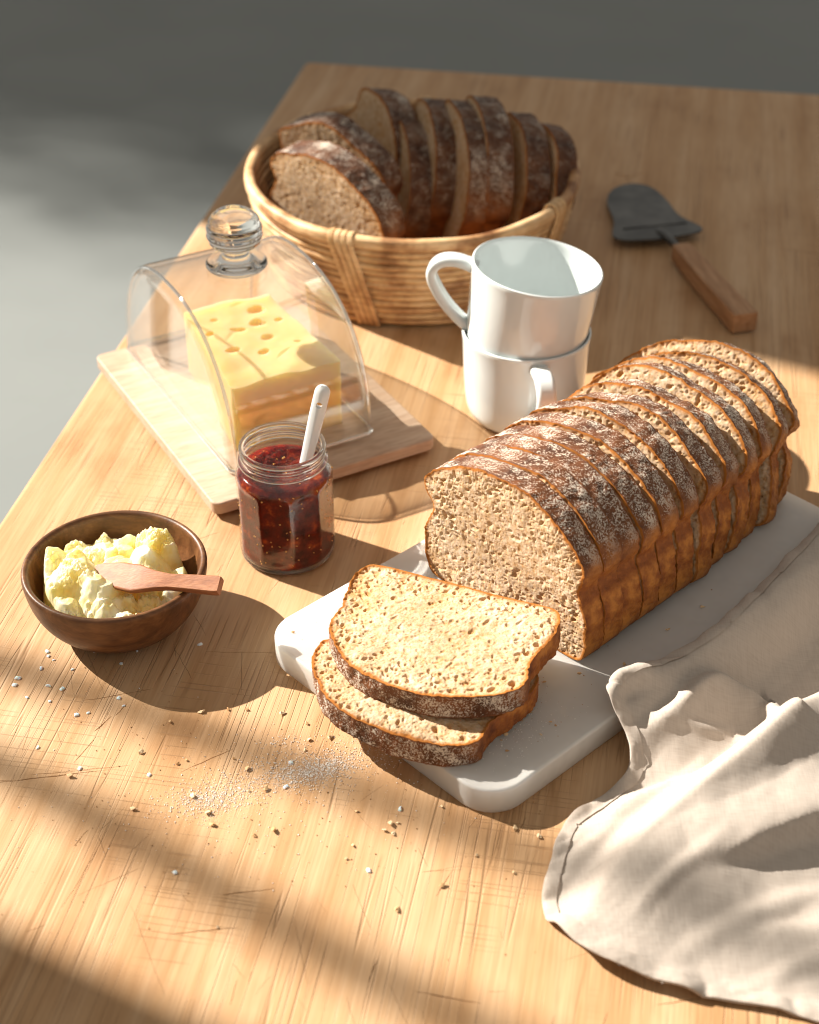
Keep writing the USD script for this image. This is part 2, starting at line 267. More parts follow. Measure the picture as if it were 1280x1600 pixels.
M['jam'] = mat('red_jam', {'tc': ('texture_coordinate', {}), 'n': ('noise_texture', {'scale': 130, 'detail': 3, 'roughness': 0.6}), 'r': ('rgb_ramp', {'ramp': [(0.35, (0.042, 0.003, 0.002)), (0.58, (0.115, 0.009, 0.003)), (0.75, (0.36, 0.065, 0.008))]}),
               'b': ('bump', {'strength': 0.35, 'distance': 0.001}), 'p': ('principled_bsdf', {'roughness': 0.12, 'specular_ior_level': 0.5, 'subsurface_weight': 0.35, 'subsurface_scale': 0.006, 'subsurface_radius': (1, 0.18, 0.04)})},
               [('tc.object', 'n.vector'), ('n.fac', 'r.fac'), ('r.color', 'p.base_color'), ('n.fac', 'b.height'), ('b.normal', 'p.normal')])
M['seed'] = mat('jam_seed', {'p': ('principled_bsdf', {'base_color': (0.62, 0.30, 0.06), 'roughness': 0.3})})
def soft(name, ramp, scale, rough, sss, radius, bump=0.2, bscale=300):
    return mat(name, {'tc': ('texture_coordinate', {}), 'n': ('noise_texture', {'scale': scale, 'detail': 4, 'roughness': 0.6}), 'r': ('rgb_ramp', {'ramp': ramp}), 'n2': ('noise_texture', {'scale': bscale, 'detail': 3}),
                      'b': ('bump', {'strength': bump, 'distance': 0.0006}), 'p': ('principled_bsdf', {'roughness': rough, 'specular_ior_level': 0.35, 'subsurface_weight': sss, 'subsurface_scale': 0.004, 'subsurface_radius': radius})},
               [('tc.object', 'n.vector'), ('tc.object', 'n2.vector'), ('n.fac', 'r.fac'), ('r.color', 'p.base_color'), ('n2.fac', 'b.height'), ('b.normal', 'p.normal')])
M['cheese'] = soft('yellow_cheese', [(0.3, (0.66, 0.45, 0.17)), (0.7, (0.71, 0.52, 0.245))], 30, 0.42, 0.5, (1, 0.65, 0.22), 0.15)
M['butter'] = soft('butter', [(0.38, (0.74, 0.555, 0.19)), (0.5, (0.79, 0.66, 0.34)), (0.62, (0.82, 0.74, 0.52))], 55, 0.38, 0.35, (1, 0.8, 0.35), 0.35, 420)
M['steel'] = mat('dark_steel', {'tc': ('texture_coordinate', {}), 'n': ('noise_texture', {'scale': 60, 'detail': 4}), 'r': ('rgb_ramp', {'ramp': [(0.3, (0.055, 0.058, 0.060)), (0.7, (0.12, 0.122, 0.12))]}),
                 'p': ('principled_bsdf', {'metallic': 0.6, 'roughness': 0.42})}, [('tc.object', 'n.vector'), ('n.fac', 'r.fac'), ('r.color', 'p.base_color')])
M['grey_shade'] = mat('grey_shade_strip', {'p': ('principled_bsdf', {'base_color': (0.16, 0.17, 0.18), 'roughness': 0.5})})
def linen(name='linen', k=1.0):
    n, l = {'tc': ('texture_coordinate', {}), 'nx': ('mapping', {'scale': (1500, 130, 130), 'rotation': (0, 0, 0.6)}), 'ny': ('mapping', {'scale': (130, 1500, 130), 'rotation': (0, 0, 0.6)}), 'n1': ('noise_texture', {'scale': 1.0, 'detail': 2}), 'n2': ('noise_texture', {'scale': 1.0, 'detail': 2}),
            'ma': ('math', {'math_type': 'add'}), 'mh': ('math', {'math_type': 'multiply', 'value2': 0.5}), 'r': ('rgb_ramp', {'ramp': [(0.34, (0.54 * k, 0.465 * k, 0.40 * k)), (0.5, (0.60 * k, 0.525 * k, 0.455 * k)), (0.66, (0.64 * k, 0.565 * k, 0.495 * k))]}),
            'b': ('bump', {'strength': 0.18, 'distance': 0.0003}), 'p': ('principled_bsdf', {'roughness': 0.9, 'specular_ior_level': 0.1, 'sheen_weight': 0.12, 'sheen_roughness': 0.5}),
            'tr': ('translucent_bsdf', {'color': (0.56, 0.47, 0.38)}), 'mc': ('mix_closure', {'fac': 0.28})}, []
    l += [('tc.object', 'nx.vector'), ('tc.object', 'ny.vector'), ('nx.vector', 'n1.vector'), ('ny.vector', 'n2.vector'),
          ('n1.fac', 'ma.value1'), ('n2.fac', 'ma.value2'), ('ma.value', 'mh.value1'), ('mh.value', 'r.fac'), ('r.color', 'p.base_color'), ('ma.value', 'b.height'), ('b.normal', 'p.normal'), ('p.BSDF', 'mc.closure1'), ('tr.BSDF', 'mc.closure2')]
    return mat(name, n, l, surface='mc.closure')
M['linen'] = linen(); M['linen_hem'] = linen('linen_hem', 0.92)
M['floor'] = mat('grey_floor', {'tc': ('texture_coordinate', {}), 'n': ('noise_texture', {'scale': 2.5, 'detail': 5}), 'r': ('rgb_ramp', {'ramp': [(0.3, (0.185, 0.200, 0.196)), (0.7, (0.207, 0.222, 0.217))]}), 'p': ('principled_bsdf', {'roughness': 0.7, 'specular_ior_level': 0.25})},
                 [('tc.object', 'n.vector'), ('n.fac', 'r.fac'), ('r.color', 'p.base_color')])
M['wall'] = mat('white_wall', {'p': ('principled_bsdf', {'base_color': (0.75, 0.72, 0.68), 'roughness': 0.8})})
M['bar_brown'] = mat('bar_brown', {'p': ('principled_bsdf', {'base_color': (0.12, 0.08, 0.05), 'roughness': 0.9})})
M['fleck_green'] = mat('fleck_green', {'p': ('principled_bsdf', {'base_color': (0.06, 0.10, 0.03), 'roughness': 0.6})})
M['oat'] = mat('oat_crumb', {'oi': ('object_info', {}), 'r': ('rgb_ramp', {'ramp': [(0.0, (0.45, 0.25, 0.10)), (0.5, (0.62, 0.42, 0.22)), (1.0, (0.72, 0.57, 0.38))]}), 'p': ('principled_bsdf', {'roughness': 0.75})}, [('oi.random', 'r.fac'), ('r.color', 'p.base_color')])
M['salt'] = mat('salt', {'p': ('principled_bsdf', {'base_color': (0.86, 0.86, 0.86), 'roughness': 0.25, 'subsurface_weight': 0.4, 'subsurface_scale': 0.002})})
M['flour'] = mat('flour', {'p': ('principled_bsdf', {'base_color': (0.84, 0.80, 0.75), 'roughness': 0.9})})
M['crumbling'] = mat('tiny_crumb', {'p': ('principled_bsdf', {'base_color': (0.42, 0.22, 0.09), 'roughness': 0.8})})

# ------------------------------------------------------------------ the setting: floor, an unseen window wall shaped to shade the table
FLOOR = -0.74
g = np.linspace(-4.5, 4.5, 19); gx, gy = np.meshgrid(g, g + 1.0, indexing='ij')
tag(obj('floor', (np.stack([gx.ravel(), gy.ravel(), np.full(gx.size, FLOOR)], 1), grid_faces(19, 19)), M['floor'], smooth=False), kind='structure')
def wall_box(n0, n1, z0, z1, h=-2.2, th=0.16, inset=0.0):
    b = trimesh.creation.box([th, n1 - n0, z1 - z0]); b.apply_translation([0, (n0 + n1) / 2, (z0 + z1) / 2])
    R = np.eye(4); R[:3, 0], R[:3, 1] = HX, NX; R[:3, 3] = HX * (h - inset); b.apply_transform(R); return b
wall = join(wall_box(-2.0, -0.375, FLOOR, 2.7), wall_box(0.285, 0.86, 0.62, 2.35), wall_box(0.285, 0.40, FLOOR, 0.62), wall_box(-0.375, 1.75, 2.35, 2.7))
tag(obj('window_wall', wall, M['wall'], smooth=False), kind='structure')  # out of view; pillar and openings cut to place shade on table and floor

# ------------------------------------------------------------------ table
TA = -10.2                                                   # degrees the table is turned
TAr = math.radians(TA); TX = np.array([math.cos(TAr), math.sin(TAr)]); TY = np.array([-TX[1], TX[0]])
TC = np.array([-0.1075, 0.806])                                # its far left corner
def to_table(p): d = np.asarray(p)[..., :2] - TC; return np.stack([d @ TX, d @ TY], -1)
TM = np.eye(4); TM[:2, 0], TM[:2, 1] = TX, TY; TM[:2, 3] = TC
table = thing('wooden_table', 'worn honey-coloured wooden table scored with knife cuts, carrying all the food', 'table', matrix=TM)
TW, TL, TH = 0.95, 1.60, 0.032
def make_top():
    rng = np.random.default_rng(5)
    top = slab(round_poly([(0, 0), (0, -TL), (TW, -TL), (TW, 0)], 0.008), TH, 0.004)
    top.apply_translation([0, 0, -TH]); top.merge_vertices()
    man = m3.Manifold(m3.Mesh(np.asarray(top.vertices, np.float32), np.asarray(top.faces, np.uint32)))
    cuts = []
    def cut(a, b, w, d):
        a, b = np.asarray(a, float), np.asarray(b, float); t = b - a; L = np.linalg.norm(t); t /= L; s = np.array([-t[1], t[0]])
        k = max(3, int(L / 0.006)); pts = []
        for i in range(k + 1):
            u = i / k; c = a + t * L * u + s * (rng.normal(0, 0.00022)); ww = w * (0.35 + 0.65 * math.sin(PI * u)) * rng.uniform(0.6, 1.3)
            pts.append((c, ww))
        for (c0, w0), (c1, w1) in zip(pts[:-1], pts[1:]):
            q = [[*(c0 + s * w0), 0.0004], [*(c0 - s * w0), 0.0004], [*c0, -d], [*(c1 + s * w1), 0.0004], [*(c1 - s * w1), 0.0004], [*c1, -d]]
            cuts.append(m3.Manifold.hull_points(np.array(q)))
    named = [((-0.2175, -0.2377), (-0.1528, -0.2265), .0007), ((-0.193, -0.2305), (-0.143, -0.2235), .0005), ((-0.1745, -0.1745), (-0.140, -0.1655), .0007), ((-0.1650, -0.1985), (-0.1575, -0.187), .0008),
             ((-0.1558, -0.1865), (-0.151, -0.177), .0006), ((-0.172, -0.222), (-0.1635, -0.203), .0005), ((-0.1165, -0.2285), (-0.0915, -0.2115), .0006), ((-0.0875, -0.309), (-0.063, -0.305), .0007),
             ((-0.109, -0.332), (-0.078, -0.3285), .0006), ((0.0015, -0.3635), (0.031, -0.3705), .0006), ((0.108, -0.371), (0.135, -0.366), .0006), ((-0.018, -0.3585), (-0.0145, -0.347), .0006),
             ((-0.2245, -0.236), (-0.20, -0.2345), .0005), ((-0.162, -0.2785), (-0.157, -0.268), .0007), ((-0.029, -0.205), (0.004, -0.2005), .0006), ((-0.1135, -0.1345), (-0.06, -0.135), .0004),
             ((0.0125, -0.31), (0.02, -0.295), .0005), ((0.1830, 0.5215), (0.1930, 0.5130), .0030), ((0.2070, 0.5215), (0.1935, 0.5125), .0030), ((0.1930, 0.5150), (0.1925, 0.4900), .0026), ((0.2445, 0.275), (0.256, 0.262), .0009)]
    for a, b, w in named: cut(to_table(np.array(a)), to_table(np.array(b)), w * 0.62, 0.0009)
    for _ in range(300):                                        # short random cuts over the part in view
        y = rng.uniform(-0.40, -0.02) if rng.random() < 0.75 else rng.uniform(-0.02, 0.72)
        x = rng.uniform(-0.26, 0.26); c = to_table(np.array([x, y]))
        if c[0] < 0.012 or c[1] > -0.012: continue
        a = rng.choice([rng.normal(90, 5), rng.normal(75, 8), rng.normal(20, 14), rng.normal(120, 12)]); L = rng.gamma(2.2, 0.006) + 0.004
        t = np.array([math.cos(math.radians(a)), math.sin(math.radians(a))]) * L / 2
        cut(c - t, c + t, rng.uniform(0.00010, 0.00026), 0.0006)
    man = man - m3.Manifold.batch_boolean(cuts, m3.OpType.Add)
    return man
obj('tabletop', make_top(), M['table'], table, smooth=False)
for lx, ly in ((0.07, -0.07), (TW - 0.07, -0.07), (0.07, -TL + 0.07), (TW - 0.07, -TL + 0.07)):
    p = np.array([[lx, ly, FLOOR + 0.001], [lx, ly, -0.4], [lx, ly, -TH - 0.001]])
    obj('leg', sweep(p, rsec(0.028, 0.028, 0.004), up=(0, 1, 0), scale=[(0.75, 0.75), (0.9, 0.9), (1, 1)]), M['table'], table)
for (a, b) in (((0.10, -0.05), (TW - 0.10, -0.05)), ((0.05, -0.10), (0.05, -TL + 0.10)), ((TW - 0.05, -0.10), (TW - 0.05, -TL + 0.10)), ((0.10, -TL + 0.05), (TW - 0.10, -TL + 0.05))):
    obj('apron', sweep(np.array([[*a, -TH - 0.046], [*b, -TH - 0.046]]), rsec(0.011, 0.045, 0.002)), M['table'], table)

# ------------------------------------------------------------------ marble board
BA = 43.5; ba = math.radians(BA); BU = np.array([math.cos(ba), math.sin(ba), 0]); BV = np.array([math.sin(ba), -math.cos(ba), 0])
board = thing('marble_board', 'white marble serving board with rounded corners under the sliced loaf', 'serving board', (0, 0, 0.0005), (0, 0, BA))
bp = round_poly([(-0.1545, -0.221), (0.1695, -0.221), (0.1695, -0.0425), (-0.1545, -0.0425)], 0.021)      # local x = BU, y = -BV
BZ = 0.0165
obj('slab', slab(bp, BZ - 0.0005, 0.0016), M['marble'], board)

# ------------------------------------------------------------------ bread
def pore_tile(seed, res, size=0.15, cover=0.60, big=0):
    rng = np.random.default_rng(seed); n = int(size / res); H = np.zeros((n, n)); area = 0; target = cover * size * size
    specs = [(rng.uniform(0.0012, 0.0028), rng.uniform(1.2, 2.6)) for _ in range(big)]
    for _ in range(420):
        r = 0.00075 + 0.0013 * rng.random() ** 3; specs.append((r, rng.uniform(1.2, 2.6)))
    while area < target:
        r = min(0.00029 * rng.random() ** (-1 / 2.7), 0.0013); specs.append((r, rng.uniform(1.0, 2.8))); area += PI * r * r
    for r, asp in specs:
        cx, cy = rng.random(2) * n; a = rng.normal(0, 0.9); ra, rb = r * math.sqrt(asp) / res, r / math.sqrt(asp) / res; k = int(ra + 2)
        X, Y = np.meshgrid(np.arange(-k, k + 1), np.arange(-k, k + 1), indexing='ij'); ix, iy = int(cx), int(cy)
        x, y = X - (cx - ix), Y - (cy - iy); u, w = (x * math.cos(a) + y * math.sin(a)) / ra, (-x * math.sin(a) + y * math.cos(a)) / rb
        q = u * u + w * w; d = np.where(q < 1, rb * res * (1.0 if r > 0.0009 else 0.75) * np.sqrt(np.clip(1 - q, 0, 1)), 0)
        I, J = (ix + X) % n, (iy + Y) % n; H[I, J] = np.maximum(H[I, J], d)
    H = gaussian_filter(H, 0.00016 / res, mode='wrap')
    for s, amp in ((0.0003, 0.00010), (0.0008, 0.00016), (0.002, 0.00026), (0.0045, 0.00042), (0.009, 0.00060)):
        w = gaussian_filter(rng.normal(size=(n, n)), s / res, mode='wrap'); H += w / w.std() * amp * 0.42
    return H
TILES = [(pore_tile(k, 0.00034), 0.00034) for k in range(3)]
PROFILE = [(.0530, .0000), (.0585, .0050), (.0600, .0200), (.0588, .0360), (.0568, .0472), (.0597, .0530), (.0614, .0600), (.0565, .0690), (.0400, .0800), (.0170, .0868), (-.0080, .0875), (-.0280, .0815), (-.0440, .0710), (-.0525, .0600),
           (-.0548, .0510), (-.0533, .0435), (-.0562, .0340), (-.0592, .0200), (-.0590, .0050), (-.0540, .0000), (-.0300, -.0003), (0, .0002), (.0300, -.0003)]
def outline(seed, sx=1.0, sz=1.0, n=420, amp=1.0, notch=0.0):
    rng = np.random.default_rng(seed); p = np.array(PROFILE) * [sx, sz]
    p[:, 1] += np.where(p[:, 1] > 0.03, rng.normal(0, 0.0010 * amp, len(p)), rng.normal(0, 0.0002, len(p))); p[:, 0] += rng.normal(0, 0.0007 * amp, len(p))
    p[:, 0] *= 1 - notch * np.exp(-((p[:, 1] - 0.0465) / 0.0045) ** 2) + (0.35 * notch * np.exp(-((p[:, 1] - 0.058) / 0.006) ** 2) if notch > 0 else 0)
    return smooth_curve(p, n, closed=True)
def bread(parent, seed, thick, x0, sx=1.0, sz=1.0, res=0.0005, back_res=0.0022, mat_crust='crust', deep=1.0, n=420, flour=1.0, amp=1.0, tile=None, notch=0.0):
    """local x = thickness (front face at 0 looking along -x), y = width, z = height. crumb and crust are parts."""
    base = outline(seed, sx, sz, n, amp, notch)
    tan = np.roll(base, -1, 0) - np.roll(base, 1, 0); nor = np.stack([tan[:, 1], -tan[:, 0]], 1); nor /= np.linalg.norm(nor, axis=1, keepdims=True)
    xs = np.r_[0, 0.0004, np.linspace(0.0012, thick - 0.0012, 8), thick - 0.0004, thick]
    P3 = np.stack([np.repeat((xs + x0)[:, None], n, 1), np.repeat(base[None, :, 0], len(xs), 0), np.repeat(base[None, :, 1], len(xs), 0)], -1)
    bump = (meshkit.fbm(P3 * 150, 3, 3) - 0.5) * 0.0022 + (meshkit.fbm(P3 * 520, 2, 9) - 0.5) * 0.0013 + (meshkit.noise(P3 * 45, 5) - 0.5) * 0.0022
    low = sstep(0.012, 0.003, base[:, 1]); bump = bump * (1 - 0.75 * low)[None, :] - (low * 0.0006)[None, :]
    rnd = np.minimum(xs, thick - xs); bump -= (np.clip(1 - rnd / 0.0010, 0, 1) ** 2 * 0.00012)[:, None]
    yz = base[None] + nor[None] * bump[..., None]
    V = np.concatenate([np.repeat(xs[:, None, None], n, 1), yz], -1)
    f = grid_faces(len(xs), n, False, True); f = np.vstack([f[:, [0, 1, 2]], f[:, [0, 2, 3]]])[:, ::-1]
    c = trimesh.Trimesh(V.reshape(-1, 3), f, process=False)
    if ((c.triangles_center[:, 1:] - [0, 0.04]) * c.face_normals[:, 1:]).sum() < 0: c.invert()
    z = V[..., 2] / sz; upn = np.repeat(nor[None, :, 1], len(xs), 0)
    topa = sstep(0.040, 0.074, z + (meshkit.fbm(P3 * 60, 3, 2) - 0.5) * 0.03)
    fl = sstep(0.052, 0.072, z + (meshkit.fbm(P3 * 110, 3, 4) - 0.5) * 0.016) * sstep(-0.15, 0.55, upn) * np.repeat(sstep(0.0002, 0.0014, rnd)[:, None], n, 1) * flour
    edge = np.repeat(sstep(0.00055, 0.0, rnd)[:, None], n, 1)
    obj('crust', c, M[mat_crust], parent, smooth=True, attrs={'top': topa.ravel(), 'flour': fl.ravel(), 'edge': edge.ravel()})
    rng = np.random.default_rng(seed + 77); T, tr = TILES[seed % 3 if tile is None else tile]; off = rng.random(2) * 0.15; flip = rng.choice([-1, 1], 2)
    def face(ring, x, rs, sgn):
        poly = Polygon(ring); lo, hi = ring.min(0), ring.max(0); tree = cKDTree(np.vstack([ring, (ring + np.roll(ring, 1, 0)) / 2]))
        gx, gy = np.meshgrid(np.arange(lo[0], hi[0], rs), np.arange(lo[1], hi[1], rs), indexing='ij'); q = np.stack([gx.ravel(), gy.ravel()], 1)
        q = q + rng.uniform(-0.2, 0.2, q.shape) * rs
        q = q[shapely.contains_xy(poly, q[:, 0], q[:, 1])]; d = tree.query(q)[0]; keep = d > rs * 0.55; q, d = q[keep], d[keep]
        pts = np.vstack([ring, q]); dist = np.r_[np.zeros(len(ring)), d]
        tri = Delaunay(pts).simplices; cen = pts[tri].mean(1); tri = tri[shapely.contains_xy(poly, cen[:, 0], cen[:, 1])]
        a, b2, c2 = pts[tri[:, 0]], pts[tri[:, 1]], pts[tri[:, 2]]; cr = (b2[:, 0] - a[:, 0]) * (c2[:, 1] - a[:, 1]) - (b2[:, 1] - a[:, 1]) * (c2[:, 0] - a[:, 0])
        tri = np.where((cr * sgn < 0)[:, None], tri[:, ::-1], tri); tri = tri[np.abs(cr) > 1e-13]
        uv = (pts * flip + off) / tr
        h = map_coordinates(T, uv.T, order=1, mode='grid-wrap') if rs < 0.0015 else np.zeros(len(pts))
        dep = h * deep * (1.1 - 0.5 * sstep(0.006, 0.028, dist)) * sstep(0.0, 0.0022, dist) - 0.0002 * sstep(0, 0.001, dist)
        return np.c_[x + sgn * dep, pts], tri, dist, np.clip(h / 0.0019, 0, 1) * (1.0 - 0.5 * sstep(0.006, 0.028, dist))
    v1, f1, d1, h1 = face(yz[0], 0.0, res, 1); v2, f2, d2, h2 = face(yz[-1], thick, back_res, -1)
    a1 = v1[f1]; nrm = np.cross(a1[:, 1] - a1[:, 0], a1[:, 2] - a1[:, 0]).sum(0)
    if nrm[0] > 0: f1 = f1[:, ::-1]
    a2 = v2[f2]; nrm = np.cross(a2[:, 1] - a2[:, 0], a2[:, 2] - a2[:, 0]).sum(0)
    if nrm[0] < 0: f2 = f2[:, ::-1]
    obj('crumb', trimesh.Trimesh(np.vstack([v1, v2]), np.vstack([f1, f2 + len(v1)]), process=False), M['crumb'], parent, smooth=True, attrs={'rim': np.clip(np.r_[d1, d2] / 0.004, 0, 1), 'hole': np.r_[h1, h2]})
def frame(origin, front_dir_deg, lean=0.0, roll=0.0):
    """matrix: local -x -> the heading front_dir (degrees), leaning back by lean, rolled in its own plane by roll (degrees)."""
    R = trimesh.transformations.rotation_matrix(math.radians(front_dir_deg + 180), [0, 0, 1]) @ trimesh.transformations.rotation_matrix(math.radians(lean), [0, 1, 0]) @ trimesh.transformations.rotation_matrix(math.radians(roll), [1, 0, 0])
    R[:3, 3] = origin; return R
# the loaf: twelve slices standing one behind the other
FRONT = np.array([0.0923, -0.1658, 0]) - 0.0590 * np.array([math.sin(math.radians(44.5)), -math.cos(math.radians(44.5)), 0])
LOAF = [  # label, thickness, lean, yaw, sideways shift, gap
    ('front slice of the standing loaf, its whole crumb face bare', 0.0151, 1.5, 44.5, 0, 0.00000),
    ('second slice from the cut front of the loaf, only its floured crust showing', 0.0151, 1.5, 44.5, 0.0002, 0.00009),
    ('third slice from the cut front of the loaf, floured dark crust pressed flat between neighbours', 0.0151, 1.7, 44.8, -0.0002, 0.00009),
    ('fourth slice from the cut front of the loaf, floured crust edged by an orange seam', 0.0151, 2.5, 45, 0.0002, 0.00012),
    ('fifth slice from the cut front, last of the tight slices before the loaf fans open', 0.0151, 4, 45.5, -0.0002, 0.00012),
    ('sixth slice from the cut front, first one showing a pale crumb strip above its neighbour', 0.0151, 8, 46.5, -0.0004, 0.00015),
    ('seventh slice from the cut front, leaning back with a wide strip of holed crumb', 0.0148, 13, 48, 0.0006, 0.00015),
    ('eighth slice from the cut front, leaning back in the middle of the fanned slices', 0.0148, 17.5, 49.5, -0.0004, 0.00015),
    ('ninth slice from the cut front, fourth of the fanned slices', 0.0148, 21.5, 50.5, 0.0004, 0.00015),
    ('tenth slice from the cut front, just before the overhanging rear pair', 0.0148, 25, 52.5, -0.0006, 0.00015),
    ('front one of the overhanging rear pair of loaf slices, its right crumb side bare', 0.0148, 29, 56.5, 0.0035, 0.00030),
    ('rearmost slice of the loaf, leaning back and showing only its upper crust rim', 0.0148, 32, 59, 0.0025, 0.00015)]
pos = FRONT.copy()
for i, (lab, t, lean, yaw, side, gap) in enumerate(LOAF):
    ax = np.array([math.cos(math.radians(yaw)), math.sin(math.radians(yaw)), 0]); sd = np.array([ax[1], -ax[0], 0])
    if i: pos = pos + ax * (gap + 0.0002)
    o = pos + sd * side + np.array([0, 0, BZ + 0.0006])
    s = thing('bread_slice', lab, 'bread slice', matrix=frame(o, yaw + 180, lean))
    bread(s, 10 + i, t, i * 0.015, 1.0 + 0.006 * math.sin(i * 2.3), 1.0 + (0.02 if i > 5 else 0.0) + 0.010 * math.sin(i * 1.7), res=0.00036 if i == 0 else 0.00055, tile=i % 3, amp=0.45 if i < 5 else 0.95, notch=0.038)
    pos = pos + ax * (t / math.cos(math.radians(lean)))
# two slices lying in front of it
def lying(label, seed, centre, turn, z, tilt_x, tilt_y, t=0.0145, sx=0.98, sz=1.0, roll=0):
    """face up; the bread's top points along heading turn (degrees)."""
    R = np.eye(4); a = math.radians(turn); up = np.array([math.cos(a), math.sin(a), 0]); n = np.array([0, 0, 1.0]); w = np.cross(up, -n)
    R[:3, 0], R[:3, 1], R[:3, 2] = -n, w, up
    T = trimesh.transformations.rotation_matrix(math.radians(tilt_x), [1, 0, 0]) @ trimesh.transformations.rotation_matrix(math.radians(tilt_y), [0, 1, 0])
    L = np.eye(4); L[2, 3] = -0.044 * sz
    C = np.eye(4); C[:3, 3] = [centre[0], centre[1], z]
    s = thing('bread_slice', label, 'bread slice', matrix=C @ T @ R @ L)
    bread(s, seed, t, 0.3 + seed, sx, sz, res=0.00036, flour=1.0, tile=seed % 3, amp=0.7, notch=-0.025, deep=1.25)
pc = lambda u, v: FRONT + 0.059 * BV + u * np.array([math.cos(math.radians(44)), math.sin(math.radians(44)), 0]) + v * np.array([math.sin(math.radians(44)), -math.cos(math.radians(44)), 0])
lying('lower of the two slices lying flat before the loaf, floured crust towards the viewer', 41, pc(-0.0820, -0.0475) , 224 + 7, BZ + 0.0150, 0.5, -0.8, t=0.0140, sx=0.95, sz=0.98)
lying('upper of the two slices lying flat before the loaf, sunlit crumb face up', 43, pc(-0.0640, -0.0500), 224 + 21, BZ + 0.0302, 0.4, -2.6, t=0.0140, sx=0.98, sz=0.99)

# ------------------------------------------------------------------ cheese board, cheese, glass dome
CB = 29.2; cb = math.radians(CB); E1 = np.array([math.cos(cb), math.sin(cb), 0]); E2 = np.array([math.sin(cb), -math.cos(cb), 0]); CO = np.array([-0.1201, -0.0101, 0])
cboard = thing('cheese_board', 'pale wooden board with a grey strip standing for underside shade under the glass cheese dome', 'cheese board', CO, (0, 0, CB))     # local x = E1, y = -E2
CZ = 0.012
cpoly = round_poly([(0, 0), (0.1580, 0), (0.1580, 0.2125), (0, 0.2125)], 0.006)
obj('plank', slab(cpoly, 0.0085, 0.0012).apply_translation([0, 0, CZ - 0.0085]), M['pale_wood'], cboard)
obj('edge_strip', trimesh.creation.box([0.004, 0.185, 0.006]).apply_translation([0.0065, 0.112, 0.0003 + 0.003 - 0.0002]), M['grey_shade'], cboard)  # dark strip standing for the shadow under the board edge
obj('foot', trimesh.creation.box([0.12, 0.010, 0.0030]).apply_translation([0.085, 0.19, 0.00175]), M['pale_wood'], cboard)
obj('foot', trimesh.creation.box([0.12, 0.010, 0.0030]).apply_translation([0.085, 0.022, 0.00175]), M['pale_wood'], cboard)
def make_cheese():
    rng = np.random.default_rng(8)
    pts = np.array([[.0365, .0490], [.1125, .0455], [.1115, .1530], [.0500, .1600]])
    pts = np.array(round_poly(pts, 0.002).exterior.coords)[:-1]
    pts = pts if Polygon(pts).exterior.is_ccw else pts[::-1]
    cs = m3.CrossSection([pts]); man = m3.Manifold.extrude(cs, 0.047).refine_to_length(0.0022)
    def warp(v):
        v = np.array(v); top = sstep(0.02, 0.047, v[:, 2])
        v[:, 2] += top * ((meshkit.fbm(np.c_[v[:, 0] * 28 + v[:, 1] * 16, v[:, 1] * 30 - v[:, 0] * 20, v[:, 0] * 0], 3, 4) - 0.5) * 0.0055 + 0.0008 * np.sin(v[:, 0] * 150 + v[:, 1] * 95))
        v[:, :2] += (meshkit.fbm(v * 60, 3, 2)[:, None] - 0.5) * 0.002
        return v
    man = man.warp_batch(warp)
    holes = []
    for x, y, rx, ry in ((.094, .137, .0065, .0055), (.087, .122, .005, .0045), (.073, .118, .0052, .004), (.0865, .102, .005, .0042), (.058, .095, .0055, .004), (.0745, .083, .0042, .0036), (.053, .121, .003, .003), (.102, .118, .003, .0028), (.064, .140, .003, .003), (.10, .085, .0028, .0028)):
        holes.append(m3.Manifold.sphere(1, 32).scale([rx, ry, 0.0075]).translate([x, y, 0.0470]))
    for x, y, L, ang, dp in ((.078, .070, .030, 0.5, .0011), (.062, .110, .034, 0.75, .0012), (.088, .150, .020, 0.3, .0010), (.098, .098, .022, 0.9, .0010)):
        holes.append(m3.Manifold.sphere(1, 40).scale([L, 0.0042, 0.006]).rotate([0, 0, math.degrees(ang)]).translate([x, y, 0.0475 + 0.0060 - dp]))
    for x, y, r in ((.0965, .1405, .0042), (.0905, .1195, .0032), (.0700, .1200, .0035), (.0840, .0995, .0036), (.0360, .070, .004), (.0330, .105, .0035)):
        holes.append(m3.Manifold.sphere(1, 24).scale([r, r * 0.8, r]).translate([x, y, 0.0460 if x > 0.05 else 0.028]))
    man = man - m3.Manifold.batch_boolean(holes, m3.OpType.Add)
    return man
cheese = thing('cheese_block', 'thick block of yellow cheese with small holes under the glass dome', 'cheese', CO + [0, 0, CZ + 0.0004], (0, 0, CB))
obj('block', make_cheese(), M['cheese'], cheese, smooth=32)
